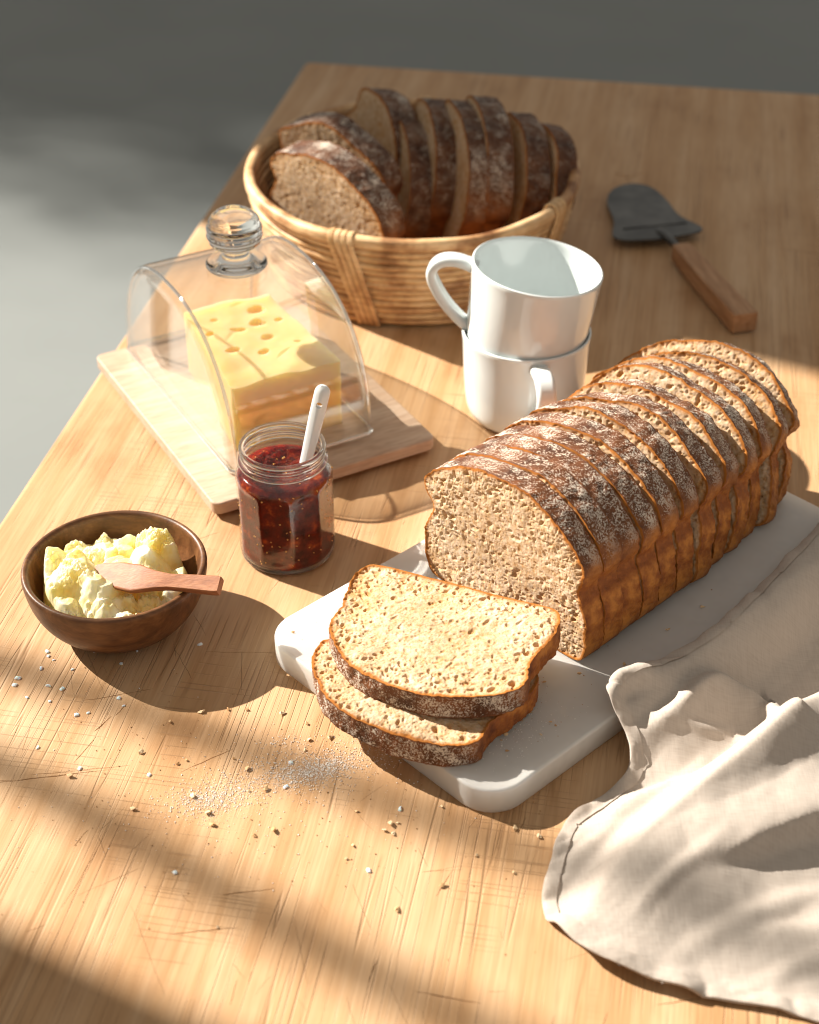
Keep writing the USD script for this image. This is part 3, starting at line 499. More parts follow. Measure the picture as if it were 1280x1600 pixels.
def arch(inset, x0, x1, rr, z0, half=0.0945, H=0.0940, n=72):
    """a closed-ended tunnel: superellipse arch swept along local x with its ends rounded."""
    prof = [(x0 + rr * (1 - math.cos(a)), rr * (1 - math.sin(a))) for a in np.linspace(0.0, PI / 2, 9)]
    prof = [(x0, rr + 0.012 * 0 + (half - rr) * f2) for f2 in (1.0, 0.8, 0.5, 0.2)][:0] + prof
    prof += [(x1 + x0 - x, i) for x, i in prof[::-1]]
    t = np.linspace(0, PI, n); e = 2 / 2.35; rows = []
    for x, i in prof:
        hw, hh = half - inset - i, H - inset - i
        y = np.sign(np.cos(t)) * np.abs(np.cos(t)) ** e * hw; z = np.abs(np.sin(t)) ** e * hh
        rows.append(np.stack([np.full(n, x), 0.1160 + y, z0 + z], 1))
    v = np.vstack(rows); f = grid_faces(len(prof), n); f = np.vstack([f[:, [0, 1, 2]], f[:, [0, 2, 3]]]); m = len(prof)
    caps = []
    for r in (0, m - 1):
        k = 14; base = len(v); ring = rows[r]; cen = np.array([ring[0, 0] + (-0.002 if r == 0 else 0.002) * 0, 0.1160, z0]);
        layers = [ring] + [cen + (ring - cen) * s + np.array([(-1 if r == 0 else 1) * 0.0035 * (1 - s * s), 0, 0]) for s in np.linspace(0.93, 0.0, k)]
        w = np.vstack(layers); ff = grid_faces(k + 1, n); ff = np.vstack([ff[:, [0, 1, 2]], ff[:, [0, 2, 3]]])
        if r: ff = ff[:, ::-1]
        caps.append((base, w, ff)); v = np.vstack([v, w]); f = np.vstack([f, (ff + base)[:, ::-1]])
    return trimesh.Trimesh(v, f, process=False)
dome = thing('cheese_dome', 'clear glass arched cheese cover with a round knob on the wooden board', 'cheese dome', CO + [0, 0, CZ + 0.0003], (0, 0, CB))
outer = arch(0.0, 0.0215, 0.1255, 0.010, 0.0); outer.fix_normals()
inner = arch(0.0028, 0.0243, 0.1227, 0.0080, 0.0); inner.fix_normals(); inner.invert()
obj('shell', join(outer, inner), M['pane'], dome, smooth=40)
def rim_path():
    y0, y1, x0, x1 = 0.1160 - 0.0931, 0.1160 + 0.0931, 0.0230, 0.1240
    return np.array(Polygon([(x0, y0), (x1, y0), (x1, y1), (x0, y1)]).buffer(-0.006).buffer(0.006, quad_segs=6).exterior.coords)[:-1]
rp = rim_path(); obj('rim', sweep(np.c_[rp, np.full(len(rp), 0.0021)], circ(0.0015, 10), closed=True), M['edge_glass'], dome, smooth=60)
for ex in (0.0262, 0.1208):                                    # thickened bends at both ends of the arch
    at = np.linspace(0.02, PI - 0.02, 72); e_ = 2 / 2.35
    ap = np.stack([np.full(72, ex), 0.1160 + np.sign(np.cos(at)) * np.abs(np.cos(at)) ** e_ * 0.0920, np.abs(np.sin(at)) ** e_ * 0.0915 + 0.001], 1)
    obj('bend', sweep(ap, circ(0.0011, 10), up=(1, 0, 0)), M['edge_glass'], dome, smooth=60)
kx, ky, kz = 0.0735, 0.1160, 0.0928
kp = [(0.0, 0.0), (0.0185, 0.0), (0.0200, 0.0020), (0.0196, 0.0045), (0.0170, 0.0058), (0.0120, 0.0072), (0.0092, 0.0100), (0.0084, 0.0135), (0.0098, 0.0162), (0.0140, 0.0180), (0.0165, 0.0205), (0.0172, 0.0235), (0.0183, 0.0262), (0.0178, 0.0295), (0.0182, 0.0322), (0.0168, 0.0356), (0.0163, 0.0385), (0.0140, 0.0418), (0.0110, 0.0445), (0.0060, 0.0466), (0.0, 0.0472)]
kp = np.vstack([[(0, 0)], smooth_curve(kp[1:], 80)]); kp[-1, 0] = 0
kp[:, 1] *= 0.86; kn = lathe(kp, 72).apply_translation([kx, ky, kz + 0.0012])
if kn.volume < 0: kn.invert()
obj('knob', kn, M['glass'], dome, smooth=50)

# ------------------------------------------------------------------ jam jar, jam, spoon
JP = np.array([-0.0735, -0.0395, 0.0004])
jar = thing('jam_jar', 'small faceted glass jar without lid in front of the cheese board', 'jar', JP)
def facet(t, z, n=10, off=0.13):
    a = (t + off) % (2 * PI / n) - PI / n; k = math.cos(PI / n) / np.cos(a); w = sstep(0.005, 0.011, z) * sstep(0.0565, 0.052, z); return 1 + w * (k * 1.015 - 1)
jo = smooth_curve([(0.0205, 0.0), (0.0255, 0.0012), (0.0284, 0.0055), (0.0288, 0.0120), (0.0288, 0.0480), (0.0287, 0.0545), (0.0276, 0.0590), (0.0250, 0.0622), (0.0246, 0.0640), (0.0258, 0.0655), (0.0259, 0.0672), (0.0247, 0.0688), (0.0244, 0.0720), (0.0250, 0.0742), (0.0243, 0.0756), (0.0231, 0.0752)], 90)
ji = smooth_curve([(0.0231, 0.0752), (0.0230, 0.0735), (0.0232, 0.0640), (0.0262, 0.0598)], 50)
jp = np.vstack([[(0.0, 0.0008)], jo, ji[1:]])
jm = lathe(jp, 160, fn=facet)
if jm.volume < 0: jm.invert()
obj('glass_body', jm, M['jar_glass'], jar, smooth=28)
ct = np.arange(96) / 96 * 2 * PI
for nm, rr_, zz, tr_ in (('thread_ring', 0.0247, 0.0662, 0.0017), ('lip', 0.0238, 0.0745, 0.0016), ('thread_ring', 0.0238, 0.0700, 0.0010), ('base_ring', 0.0262, 0.0026, 0.0017)):
    obj(nm, sweep(np.stack([rr_ * np.cos(ct), rr_ * np.sin(ct), np.full(96, zz)], 1), circ(tr_, 12), closed=True), M['glass'], jar, smooth=60)
jamt = thing('jam', 'dark red jam with small seeds filling the glass jar', 'jam', JP)
jj = smooth_curve([(0.0205, 0.0018), (0.0252, 0.0026), (0.0280, 0.0066), (0.0284, 0.0120), (0.0284, 0.0500), (0.0276, 0.0560), (0.0250, 0.0595), (0.0228, 0.0600)], 50)
jt = np.vstack([[(0, 0.0018)], jj, [(r, 0.0602 - 0.0008 * (1 - r / 0.022)) for r in np.linspace(0.0212, 0.0005, 26)], [(0, 0.0594)]])
jmm = lathe(jt, 120, fn=facet); vv = np.array(jmm.vertices); w = sstep(0.0585, 0.0598, vv[:, 2]) * sstep(0.0222, 0.018, np.hypot(vv[:, 0], vv[:, 1])); vv[:, 2] += w * (meshkit.fbm(vv * 160, 3, 6) - 0.5) * 0.006; jmm.vertices = vv
if jmm.volume < 0: jmm.invert()
obj('jam_body', jmm, M['jam'], jamt, smooth=40)
rng = np.random.default_rng(12); seeds = []
for k in range(170):
    a = rng.uniform(0, 2 * PI); s = ico(1.0, 1); s.apply_scale([0.0007, 0.0005, 0.0003]); s.apply_transform(trimesh.transformations.random_rotation_matrix(rng.random(3)))
    z = rng.uniform(0.008, 0.057); r = 0.02835 * float(facet(np.array(a), np.array(z)))
    if k % 5 == 0: rr = 0.021 * math.sqrt(rng.random()); p = [rr * math.cos(a), rr * math.sin(a), 0.0600]
    else: p = [r * math.cos(a), r * math.sin(a), z]
    s.apply_translation(p); seeds.append(s)
tag(obj('seeds', join(*seeds), M['seed'], jamt, smooth=True), kind='stuff')
def spoon():
    A = np.array([-0.0660, -0.0400, 0.040]); B = np.array([-0.0500, -0.0270, 0.1035])
    t = np.linspace(0, 1, 24); P = A + (B - A) * t[:, None]
    d = (B - A) / np.linalg.norm(B - A); viewy = np.array([0.0, -0.815, 0.58]); side = np.cross(d, viewy); side /= np.linalg.norm(side); nrm = np.cross(side, d)
    w = np.interp(t, [0, 0.4, 0.8, 1], [0.0030, 0.0036, 0.0045, 0.0045]); L = np.linalg.norm(B - A)
    left, right = [], []
    for k in range(24): left.append((-w[k], t[k] * L)); right.append((w[k], t[k] * L))
    tipc = [(0.0045 * math.cos(a), L + 0.0045 * math.sin(a)) for a in np.linspace(0, PI, 14)[1:-1]]
    poly = Polygon(right + tipc + left[::-1]); hole = shapely.Point(0, L - 0.0075).buffer(0.0019, quad_segs=8)
    body = trimesh.creation.extrude_polygon(poly.difference(hole), 0.0056, engine='earcut').apply_translation([0, 0, -0.0028])
    body = body.subdivide_to_size(0.0016); vv = np.array(body.vertices)
    ed = np.array([poly.exterior.distance(shapely.Point(x, y)) for x, y in vv[:, :2]]); vv[:, 2] *= 0.25 + 0.75 * np.sqrt(np.clip(ed / 0.0038, 0, 1)) ; body.vertices = vv
    R = np.eye(4); R[:3, 0], R[:3, 1], R[:3, 2], R[:3, 3] = side, d, nrm, A; body.apply_transform(R)
    return body, A, d, side, nrm
sb, sA, sd_, ss_, sn_ = spoon()
spn = thing('spoon', 'small white ceramic spoon with a hole in its handle, standing in the jam', 'spoon')
obj('handle', sb, M['china'], spn, smooth=40)
bw = ico(1.0, 3); bw.apply_scale([0.0085, 0.012, 0.003]); R = np.eye(4); R[:3, 0], R[:3, 1], R[:3, 2], R[:3, 3] = ss_, sd_, sn_, sA - sd_ * 0.010; bw.apply_transform(R)
obj('bowl', bw, M['porcelain'], spn, smooth=True)

# ------------------------------------------------------------------ wooden bowl, butter, spreader
WP = np.array([-0.1645, -0.1060, 0.0004])
wb = thing('wooden_bowl', 'small round dark wooden bowl holding butter at the left of the table', 'bowl', WP)
bo = smooth_curve([(0.0250, 0.0), (0.0330, 0.0028), (0.0430, 0.0125), (0.0490, 0.0250), (0.0512, 0.0360), (0.0510, 0.0395), (0.0495, 0.0405), (0.0478, 0.0395), (0.0468, 0.0350), (0.0440, 0.0240), (0.0370, 0.0130), (0.0240, 0.0070), (0.0100, 0.0060)], 110)
bm = lathe(np.vstack([[(0, 0)], bo, [(0, 0.0060)]]), 128)
if bm.volume < 0: bm.invert()
vv = np.array(bm.vertices); vv[:, :2] *= (1 + (meshkit.noise(vv * 25, 3) - 0.5) * 0.02)[:, None]; bm.vertices = vv
obj('body', bm, M['dark_wood'], wb, smooth=50)
def make_butter():
    rng = np.random.default_rng(21); n = 240; g = np.linspace(-0.043, 0.043, n); X, Y = np.meshgrid(g, g, indexing='ij'); rr = np.hypot(X, Y)
    def mound(x, y): return 0.0310 + 0.0215 * np.exp(-((x - 0.016) ** 2 + (y - 0.013) ** 2) / 0.00030) + 0.0130 * np.exp(-((x + 0.010) ** 2 + (y + 0.015) ** 2) / 0.00022) + 0.0130 * np.exp(-((x + 0.026) ** 2 + (y - 0.002) ** 2) / 0.00025)
    Z = 0.0140 + 0 * X
    for k in range(64):
        t, q = rng.uniform(0, 2 * PI), math.sqrt(rng.random()) * 0.039; x, y = q * math.cos(t), q * math.sin(t); h = mound(x, y) + rng.normal(0, 0.0022)
        r = rng.uniform(0, PI); c, s_ = math.cos(r), math.sin(r); ra = rng.uniform(0.0055, 0.0105); rb = ra * rng.uniform(0.5, 0.9); wx = (meshkit.fbm(np.stack([X * 130, Y * 130, X * 0 + k * 3.7], -1), 3, 5) - 0.5) * 0.9
        u, w = ((X - x) * c + (Y - y) * s_) / ra, (-(X - x) * s_ + (Y - y) * c) / rb; q = (np.abs(u) ** 3 + np.abs(w) ** 3) ** (1 / 3) + wx * 0.55
        Z = np.maximum(Z, h - 0.002 + 0.0024 * np.clip(u * rng.normal(0, 1) + w * rng.normal(0, 1), -2, 2) - 0.013 * np.maximum(q - 0.55, 0) ** 1.15)
    nz = meshkit.fbm(np.stack([X * 420, Y * 420, Z * 300], -1), 4, 8) - 0.5; patch = sstep(0.34, 0.62, meshkit.noise(np.stack([X * 85, Y * 85, X * 0], -1), 11))
    Z = Z + nz * (0.0008 + 0.0075 * patch)
    bowl_r = np.interp(Z, [0.006, 0.013, 0.024, 0.035, 0.06], [0.024, 0.037, 0.044, 0.0468, 0.047]); k = np.minimum(1, (bowl_r - 0.0015) / np.maximum(rr, 1e-6))
    edge = sstep(0.0375, 0.0435, rr); Z = Z * (1 - edge) + edge * np.minimum(Z, 0.013)
    v = np.stack([X, Y, Z], -1).reshape(-1, 3); keep = rr.ravel() < 0.0428; f = grid_faces(n, n); f = f[keep[f].all(1)]
    t = trimesh.Trimesh(v, np.vstack([f[:, [0, 1, 2]], f[:, [0, 2, 3]]]), process=False); t.remove_unreferenced_vertices()
    if t.face_normals[:, 2].sum() < 0: t.invert()
    return t
but = thing('butter', 'rough lumps of pale yellow butter piled in the dark wooden bowl', 'butter', WP)
obj('lump', make_butter(), M['butter'], but, smooth=True)
kn_ = thing('butter_knife', 'short reddish wooden butter spreader resting on the bowl rim', 'butter knife')
kpath = smooth_curve([(-0.1740, -0.1100, 0.0395), (-0.1575, -0.1190, 0.0412), (-0.1435, -0.1245, 0.0428), (-0.1250, -0.1290, 0.0445), (-0.1020, -0.1350, 0.0470)], 40)
tt = np.linspace(0, 1, 40)
kw = np.interp(tt, [0, 0.05, 0.2, 0.36, 0.5, 0.62, 0.97, 1.0], [0.30, 0.55, 0.95, 1.0, 0.66, 0.50, 0.60, 0.55]); kh = np.interp(tt, [0, 0.3, 0.55, 1.0], [0.45, 0.6, 1.0, 1.15])
obj('body', sweep(kpath, rsec(0.0085, 0.0026, 0.0014), up=(0.12, -0.5, 0.85), scale=np.stack([kw, kh], 1)), M['olive_wood'], kn_, smooth=40)

# ------------------------------------------------------------------ mugs
def mug_mesh():
    o = smooth_curve([(0.0290, 0.0), (0.0335, 0.0012), (0.0375, 0.0060), (0.0395, 0.0140), (0.0412, 0.0350), (0.0426, 0.0600), (0.0428, 0.0640), (0.0421, 0.0650), (0.0411, 0.0640), (0.0402, 0.0560), (0.0388, 0.0350), (0.0370, 0.0140), (0.0330, 0.0060), (0.0240, 0.0040)], 110)
    m = lathe(np.vstack([[(0, 0.0008)], o, [(0, 0.0038)]]), 128)
    if m.volume < 0: m.invert()
    return m
def handle_mesh():
    p = smooth_curve([(0.0385, 0, 0.0560), (0.0500, 0, 0.0590), (0.0620, 0, 0.0570), (0.0675, 0, 0.0490), (0.0640, 0, 0.0390), (0.0550, 0, 0.0270), (0.0450, 0, 0.0180), (0.0375, 0, 0.0130)], 48)
    return sweep(p, rsec(0.0052, 0.0027, 0.0024), up=(0, 1, 0), scale=np.ones((48, 2))[:, ::1]) if False else sweep(p, rsec(0.0034, 0.0064, 0.0030), up=(0, 1, 0))
LM = np.array([0.0775, 0.1175, 0.0004])
mug1 = thing('mug', 'lower white porcelain mug standing on the table, its handle towards the loaf', 'mug', LM, (0, 0, -82), group='stacked white mugs')
obj('body', mug_mesh(), M['porcelain'], mug1, smooth=50); obj('handle', handle_mesh(), M['porcelain'], mug1, smooth=50)
mug2 = thing('mug', 'upper white porcelain mug stacked tilted in the lower one, handle to the left', 'mug', LM + [-0.0020, 0.0005, 0.0465], (0, 6.5, 0), group='stacked white mugs')
obj('body', mug_mesh(), M['porcelain'], mug2, smooth=50)
h2 = handle_mesh(); h2.apply_transform(trimesh.transformations.rotation_matrix(math.radians(172), [0, 0, 1])); obj('handle', h2, M['porcelain'], mug2, smooth=50)

# ------------------------------------------------------------------ cheese plane
SA_ = math.degrees(math.atan2(0.98, -0.17)) - 90
plane = thing('cheese_slicer', 'cheese slicer with dark flared steel blade and wooden handle lying behind the mugs', 'cheese slicer', (0.2045, 0.3830, 0.0), (0, 0, SA_))
bl = smooth_curve([(-.0375, -.0060), (-.0385, .0050), (-.0330, .0200), (-.0285, .0400), (-.0262, .0600), (-.0215, .0800), (-.0110, .0970), (.0045, .1045), (.0190, .0985), (.0255, .0800), (.0268, .0570), (.0265, .0330), (.0310, .0180), (.0365, .0050), (.0345, -.0030), (.0180, -.0080), (.0020, -.0110), (-.0180, -.0112)], 140, closed=True)
bpoly = Polygon(bl).difference(Polygon([(-.028, .0090), (.027, .0115), (.027, .0150), (-.028, .0125)]))
bmesh = trimesh.creation.extrude_polygon(bpoly, 0.0016, engine='earcut').subdivide_to_size(0.006); vv = np.array(bmesh.vertices); vv[:, 2] += 0.0035 + 0.0035 * sstep(0.08, -0.005, vv[:, 1]); bmesh.vertices = vv
bd = obj('blade', bmesh, M['steel'], plane, smooth=30)
obj('lip', sweep(smooth_curve([(-.028, .0078, .0072), (0, .0092, .0078), (.027, .0103, .0072)], 14), rsec(0.0018, 0.0009, 0.0006)), M['steel'], bd)
obj('shank', sweep(smooth_curve([(0, .004, .0065), (0.002, -.008, .0085), (0.004, -.022, .0095), (0.006, -.045, .0090)], 24), circ(0.0030, 12), scale=np.stack([np.linspace(1.3, 0.9, 24)] * 2, 1)), M['steel'], plane)
obj('handle', sweep(np.array([[.0055, -.036, .0090], [.0058, -.040, .0090], [.0105, -.100, .0090], [.0160, -.158, .0092], [.0162, -.160, .0092]]), rsec(0.0095, 0.0075, 0.0016), scale=[(.7, .8), (.82, .9), (.95, 1), (1.05, 1.05), (.98, .98)]), M['handle_wood'], plane)

# ------------------------------------------------------------------ bread basket
KP = np.array([0.0020, 0.3580, 0.0004]); KA, KB, KHt = 0.1265, 0.1360, 0.0770
bas = thing('bread_basket', 'round coiled rattan bread basket filled with slices at the back of the table', 'basket', KP)
def kr(z): return 0.865 + 0.135 * sstep(-0.02, 0.080, z) * 1.0
rng = np.random.default_rng(3); NC = 12
zc = np.linspace(0.0045, 0.0665, NC)
for k, z in enumerate(zc):
    t = np.arange(160) / 160 * 2 * PI; q = np.stack([np.cos(t) * 2.2, np.sin(t) * 2.2, np.full(160, k * 3.1)], 1)
    wob = (meshkit.fbm(q, 3, 5) - 0.5) * 0.0030; dz = (meshkit.fbm(q + 50, 3, 6) - 0.5) * 0.0022; rs = kr(z)
    P = np.stack([(KA * rs + wob) * np.cos(t), (KB * rs + wob) * np.sin(t), z + dz], 1)
    sc = 1 + (meshkit.fbm(q * 1.6 + 9, 2, 7) - 0.5) * 0.35
    obj('coil', sweep(P, circ(0.0030, 10, 0.92), closed=True, scale=np.stack([sc, sc], 1)), M[('rattan', 'rattan_b', 'rattan', 'rattan_c', 'rattan')[rng.integers(5)] if k > 2 else ('rattan_c', 'rattan')[k % 2]], bas, smooth=50)
t = np.arange(160) / 160 * 2 * PI
P = np.stack([KA * np.cos(t), KB * np.sin(t), np.full(160, 0.0735) + (meshkit.fbm(np.stack([np.cos(t) * 2, np.sin(t) * 2, t * 0], 1), 3, 15) - 0.5) * 0.004], 1)
obj('rim', sweep(P, rsec(0.0042, 0.0048, 0.0036, 4), closed=True), M['rattan_b'], bas, smooth=50)
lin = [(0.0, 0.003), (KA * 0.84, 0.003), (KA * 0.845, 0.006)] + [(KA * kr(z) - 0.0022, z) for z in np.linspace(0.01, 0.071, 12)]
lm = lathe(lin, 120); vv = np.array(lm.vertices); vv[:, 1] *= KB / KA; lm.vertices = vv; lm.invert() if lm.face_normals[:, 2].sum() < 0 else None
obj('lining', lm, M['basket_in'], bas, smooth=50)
for (a0, a1, cnt) in ((-113.5, -106.0, 4), (-33.0, -35.0, 3), (84, 80, 3)):
    for c in range(cnt):
        off = (c - (cnt - 1) / 2) * 2.2; pts = []
        for z, dr in ((0.052, -0.0052), (0.070, -0.0060), (0.0790, -0.0030), (0.0795, 0.0020), (0.0745, 0.0058), (0.060, 0.0050), (0.040, 0.0050), (0.022, 0.0047), (0.008, 0.0045), (0.0012, 0.0040)):
            a = math.radians(a0 + off + (a1 - a0) * (1 - z / 0.08)); r = kr(z); pts.append(((KA * r + dr) * math.cos(a), (KB * r + dr) * math.sin(a), z))
        P = smooth_curve(pts, 50); am = math.radians((a0 + a1) / 2)
        obj('binding', sweep(P, rsec(0.0009, 0.0021, 0.0007, 3), up=(-math.sin(am), math.cos(am), 0)), M['rattan_b' if c % 2 else 'rattan'], bas, smooth=50)
BASK = [  # label, x, y, z, facing, lean, roll, scale y, scale z, thickness, flour
    ('frontmost basket slice, its crumb face to the viewer at the left rim', -0.0670, 0.2960, 0.0230, 230, -4, 14, 1.0, 1.0, 0.024, 0.9),
    ('second basket slice, close behind the frontmost one at the left rim', -0.0670, 0.3560, 0.0270, 236, -2, 14, 0.90, 0.96, 0.022, 0.9),
    ('basket slice at the far left of the standing row, pale rounded face lit', -0.0520, 0.4310, 0.0250, 207, 13, 33, 0.86, 1.04, 0.024, 0.7),
    ('second slice of the standing row in the basket, lower than its neighbours', -0.0280, 0.4010, 0.0130, 196, 12, 33, 0.92, 0.98, 0.020, 0.6),
    ('basket slice with a curved pale edge left of the tall middle slice', -0.0070, 0.4080, 0.0230, 195, 11, 32, 0.90, 1.04, 0.023, 0.7),
    ('tall middle basket slice with a long pale strip of crumb', 0.0190, 0.3860, 0.0220, 194, 9, 28, 0.96, 1.10, 0.017, 0.7),
    ('basket slice pressed behind the tall middle one, broad dark floured crust', 0.0360, 0.3920, 0.0250, 193, 8, 31, 0.94, 1.10, 0.021, 0.7),
    ('second basket slice from the right rim, crust half in shade', 0.0650, 0.3940, 0.0200, 194, 10, 32, 0.84, 1.03, 0.019, 0.5),
    ('last basket slice against the right rim of the basket', 0.0860, 0.3920, 0.0190, 196, 12, 33, 0.74, 1.00, 0.016, 0.4)]
for i, (lab, x, y, z, face_d, lean, roll, sy, sz, t, fl) in enumerate(BASK):
    s = thing('bread_slice', lab, 'bread slice', matrix=frame([x, y, z], face_d, lean, roll))
    bread(s, 60 + i, t, 1 + i * 0.05, sy, sz, res=0.0010, back_res=0.003, mat_crust='dark_crust', deep=0.5, n=260, flour=fl)

# ------------------------------------------------------------------ linen napkin
HEM = []
def make_napkin():
    O = [(.0615, -.317), (.0655, -.296), (.0688, -.2856), (.0747, -.269), (.0885, -.254), (.1050, -.2405), (.1120, -.228), (.1090, -.212), (.1003, -.1989), (.1030, -.188), (.1120, -.1800), (.1490, -.1580), (.1750, -.1330), (.1990, -.1030), (.2250, -.0700), (.2500, -.0360), (.2750, -.010), (.40, .02), (.42, -.20), (.40, -.42), (.30, -.425), (.22, -.398), (.176, -.3815), (.1552, -.3745), (.1282, -.369), (.1014, -.3604), (.0798, -.35), (.0666, -.3356)]
    O = smooth_curve(O, 700, closed=True); poly = Polygon(O)
    if not poly.exterior.is_ccw: O = O[::-1]; poly = Polygon(O)
    rs = 0.0014; lo, hi = O.min(0), O.max(0); gx, gy = np.meshgrid(np.arange(lo[0], hi[0], rs), np.arange(lo[1], hi[1], rs), indexing='ij'); q = np.stack([gx.ravel(), gy.ravel()], 1)
    q = q[shapely.contains_xy(poly, q[:, 0], q[:, 1])]; tree = cKDTree(O); d = tree.query(q)[0]; q, d = q[d > rs * 0.6], d[d > rs * 0.6]
    inner = np.array(poly.buffer(-0.0066).exterior.coords)[:-1]; L = np.r_[0, np.cumsum(np.linalg.norm(np.diff(inner, axis=0), axis=1))]; w = np.linspace(0, L[-1], 760); inner = np.stack([np.interp(w, L, inner[:, k]) for k in (0, 1)], 1)
    far = cKDTree(inner).query(q)[0] > 0.0009; q, d = q[far], d[far]
    pts = np.vstack([O, inner, q]); dist = np.r_[np.zeros(len(O)), np.full(len(inner), 0.0066), d]; tri = Delaunay(pts).simplices; cen = pts[tri].mean(1); tri = tri[shapely.contains_xy(poly, cen[:, 0], cen[:, 1])]
    a, b, c = pts[tri[:, 0]], pts[tri[:, 1]], pts[tri[:, 2]]; cr = (b[:, 0] - a[:, 0]) * (c[:, 1] - a[:, 1]) - (b[:, 1] - a[:, 1]) * (c[:, 0] - a[:, 0]); tri = np.where((cr < 0)[:, None], tri[:, ::-1], tri)
    X, Y = pts[:, 0], pts[:, 1]; bu, bv = X * math.cos(ba) + Y * math.sin(ba), X * math.sin(ba) - Y * math.cos(ba)      # board coordinates
    on = sstep(0.250, 0.2212, bv) * sstep(-0.175, -0.150, bu)
    Z = 0.0022 + on * (BZ + 0.001)
    D = np.zeros((len(pts), 2))
    def ridge(line, H, W, taper=(1, 1), lean=0.0, power=1.0, ends=0.12, side_w=1.0):
        nonlocal Z, D
        L = smooth_curve(line, 240); tr = cKDTree(L); dd, idx = tr.query(pts); s = idx / 239.0
        T = np.gradient(L, axis=0); T /= np.linalg.norm(T, axis=1, keepdims=True); N = np.stack([-T[:, 1], T[:, 0]], 1)
        sd = ((pts - L[idx]) * N[idx]).sum(1); w = np.where(sd > 0, W, W * side_w) * np.interp(s, [0, 1], [1, 1]); u = np.clip(dd / w, 0, 1)
        pr = (0.5 + 0.5 * np.cos(PI * u)) ** power; pr = np.where(w > 0.022, 0.5 * pr + 0.5 * np.where(u < 0.12, 1 - u * u / 0.24, (1 - u) / 0.94 * 1.0), pr) * (u < 1)
        h = np.interp(s, np.linspace(0, 1, len(taper)), taper)
        Z += H * h * pr; D += N[idx] * (lean * h * pr)[:, None]
    # main long fold, the loop fold above it, then softer ones
    ridge([(.0690, -.3480), (.0780, -.3360), (.0945, -.3120), (.1180, -.2850), (.1540, -.2560), (.1880, -.2255), (.2350, -.1850), (.30, -.14)], 0.024, 0.021, (0.3, 0.7, 0.95, 1.0, 1.1, 1.2, 1.3, 1.2), side_w=3.2)
    ridge([(.0840, -.2760), (.0935, -.2700), (.1160, -.2545), (.1430, -.2440), (.1660, -.2300), (.1880, -.2100), (.1905, -.1960)], 0.0115, 0.011, (0.2, 0.7, 0.95, 1.0, 1.1, 1.0, 0.6), side_w=2.6)
    ridge([(.1905, -.1990), (.1830, -.1860), (.1670, -.1790), (.1480, -.1920), (.1320, -.2070), (.1160, -.2200)], 0.0125, 0.026, (0.5, 1.0, 1.1, 1.0, 0.8, 0.2), side_w=0.45)
    ridge([(.1010, -.1990), (.1060, -.1890), (.1160, -.1830), (.1330, -.1760)], 0.010, 0.011, (0.6, 1.0, 0.8, 0.1), lean=-0.002)
    ridge([(.1230, -.1830), (.1560, -.1640), (.1820, -.1400), (.2080, -.1080), (.2350, -.0720), (.2700, -.03)], 0.0085, 0.019, (0.3, 0.9, 1.0, 1.0, 1.0, 1.0), side_w=1.7)
    ridge([(.1320, -.3010), (.1500, -.2960), (.1720, -.2860), (.2000, -.2740), (.2500, -.2600)], 0.0095, 0.030, (0.0, 0.7, 1.0, 1.1, 1.1), side_w=0.28)
    ridge([(.1250, -.3480), (.1600, -.3380), (.2100, -.3350)], 0.0040, 0.012, (0.0, 1, 0.7), side_w=2.0)
    ridge([(.0760, -.2960), (.0860, -.2840), (.0980, -.2740)], 0.0035, 0.007, (0.2, 1, 0.2), side_w=2.0)
    for ln, hh, ww in (([(.0960, -.3380), (.1250, -.3080), (.1500, -.2900)], .0030, .009), ([(.1100, -.3560), (.1420, -.3350), (.1800, -.3150), (.22, -.305)], .0036, .012), ([(.1450, -.3700), (.1800, -.3500), (.2200, -.3430)], .0030, .011), ([(.1200, -.2480), (.1420, -.2330), (.1560, -.2180)], .0024, .008),
                       ([(.1750, -.1500), (.2000, -.1350), (.2300, -.0950)], .0035, .014), ([(.2050, -.2400), (.2200, -.2250), (.2500, -.2150)], .006, .013), ([(.1330, -.2030), (.1520, -.2060), (.1700, -.2010)], .0026, .007)):
        ridge(ln, hh * 0.55, ww * 0.8, (0.0, 1.0, 0.9, 0.2), power=1.3)
    P3 = np.stack([X * 26 + Y * 18, (X - Y) * 60 * 0.45, X * 0], -1)
    away = sstep(0.0, 0.012, dist)
    Z += away * ((meshkit.fbm(P3, 3, 31) - 0.45) * 0.0022) + (meshkit.fbm(np.stack([X * 120, Y * 120, X * 0], -1), 2, 13) - 0.5) * 0.0004
    Z += sstep(0.016, 0.0, dist) * np.abs(meshkit.noise(np.stack([X * 75, Y * 75, X * 0], -1), 17) - 0.4) * 0.0075 * 1.0
    hem = sstep(0.0072, 0.0064, dist); stitch = np.exp(-((dist - 0.0073) / 0.0006) ** 2)
    Z += -stitch * 0.00025
    Z = np.maximum(Z, 0.0016 + on * BZ)
    v = np.c_[pts + D, Z]
    t = trimesh.Trimesh(v, tri, process=False); n = t.vertex_normals
    edge_in = np.full(len(X), 0.00661)
    ht = tri[(dist < edge_in)[tri].all(1)]; hv = v + n * (0.0005 + 0.0006 * meshkit.noise(np.stack([X * 260, Y * 260, X * 0], -1), 29))[:, None] * (0.4 + 0.6 * sstep(0, 0.001, dist))[:, None]
    HEM.append(trimesh.Trimesh(hv, ht, process=False)); HEM[0].remove_unreferenced_vertices()
    low = v - n * 0.0011; low[:, 2] = np.maximum(low[:, 2], 0.0004 + on * BZ); m = len(v); k = len(O); i = np.arange(k); j = (i + 1) % k
    side = np.vstack([np.stack([i, i + m, j + m], 1), np.stack([i, j + m, j], 1)])
    return trimesh.Trimesh(np.vstack([v, low]), np.vstack([tri, tri[:, ::-1] + m, side]), process=False)
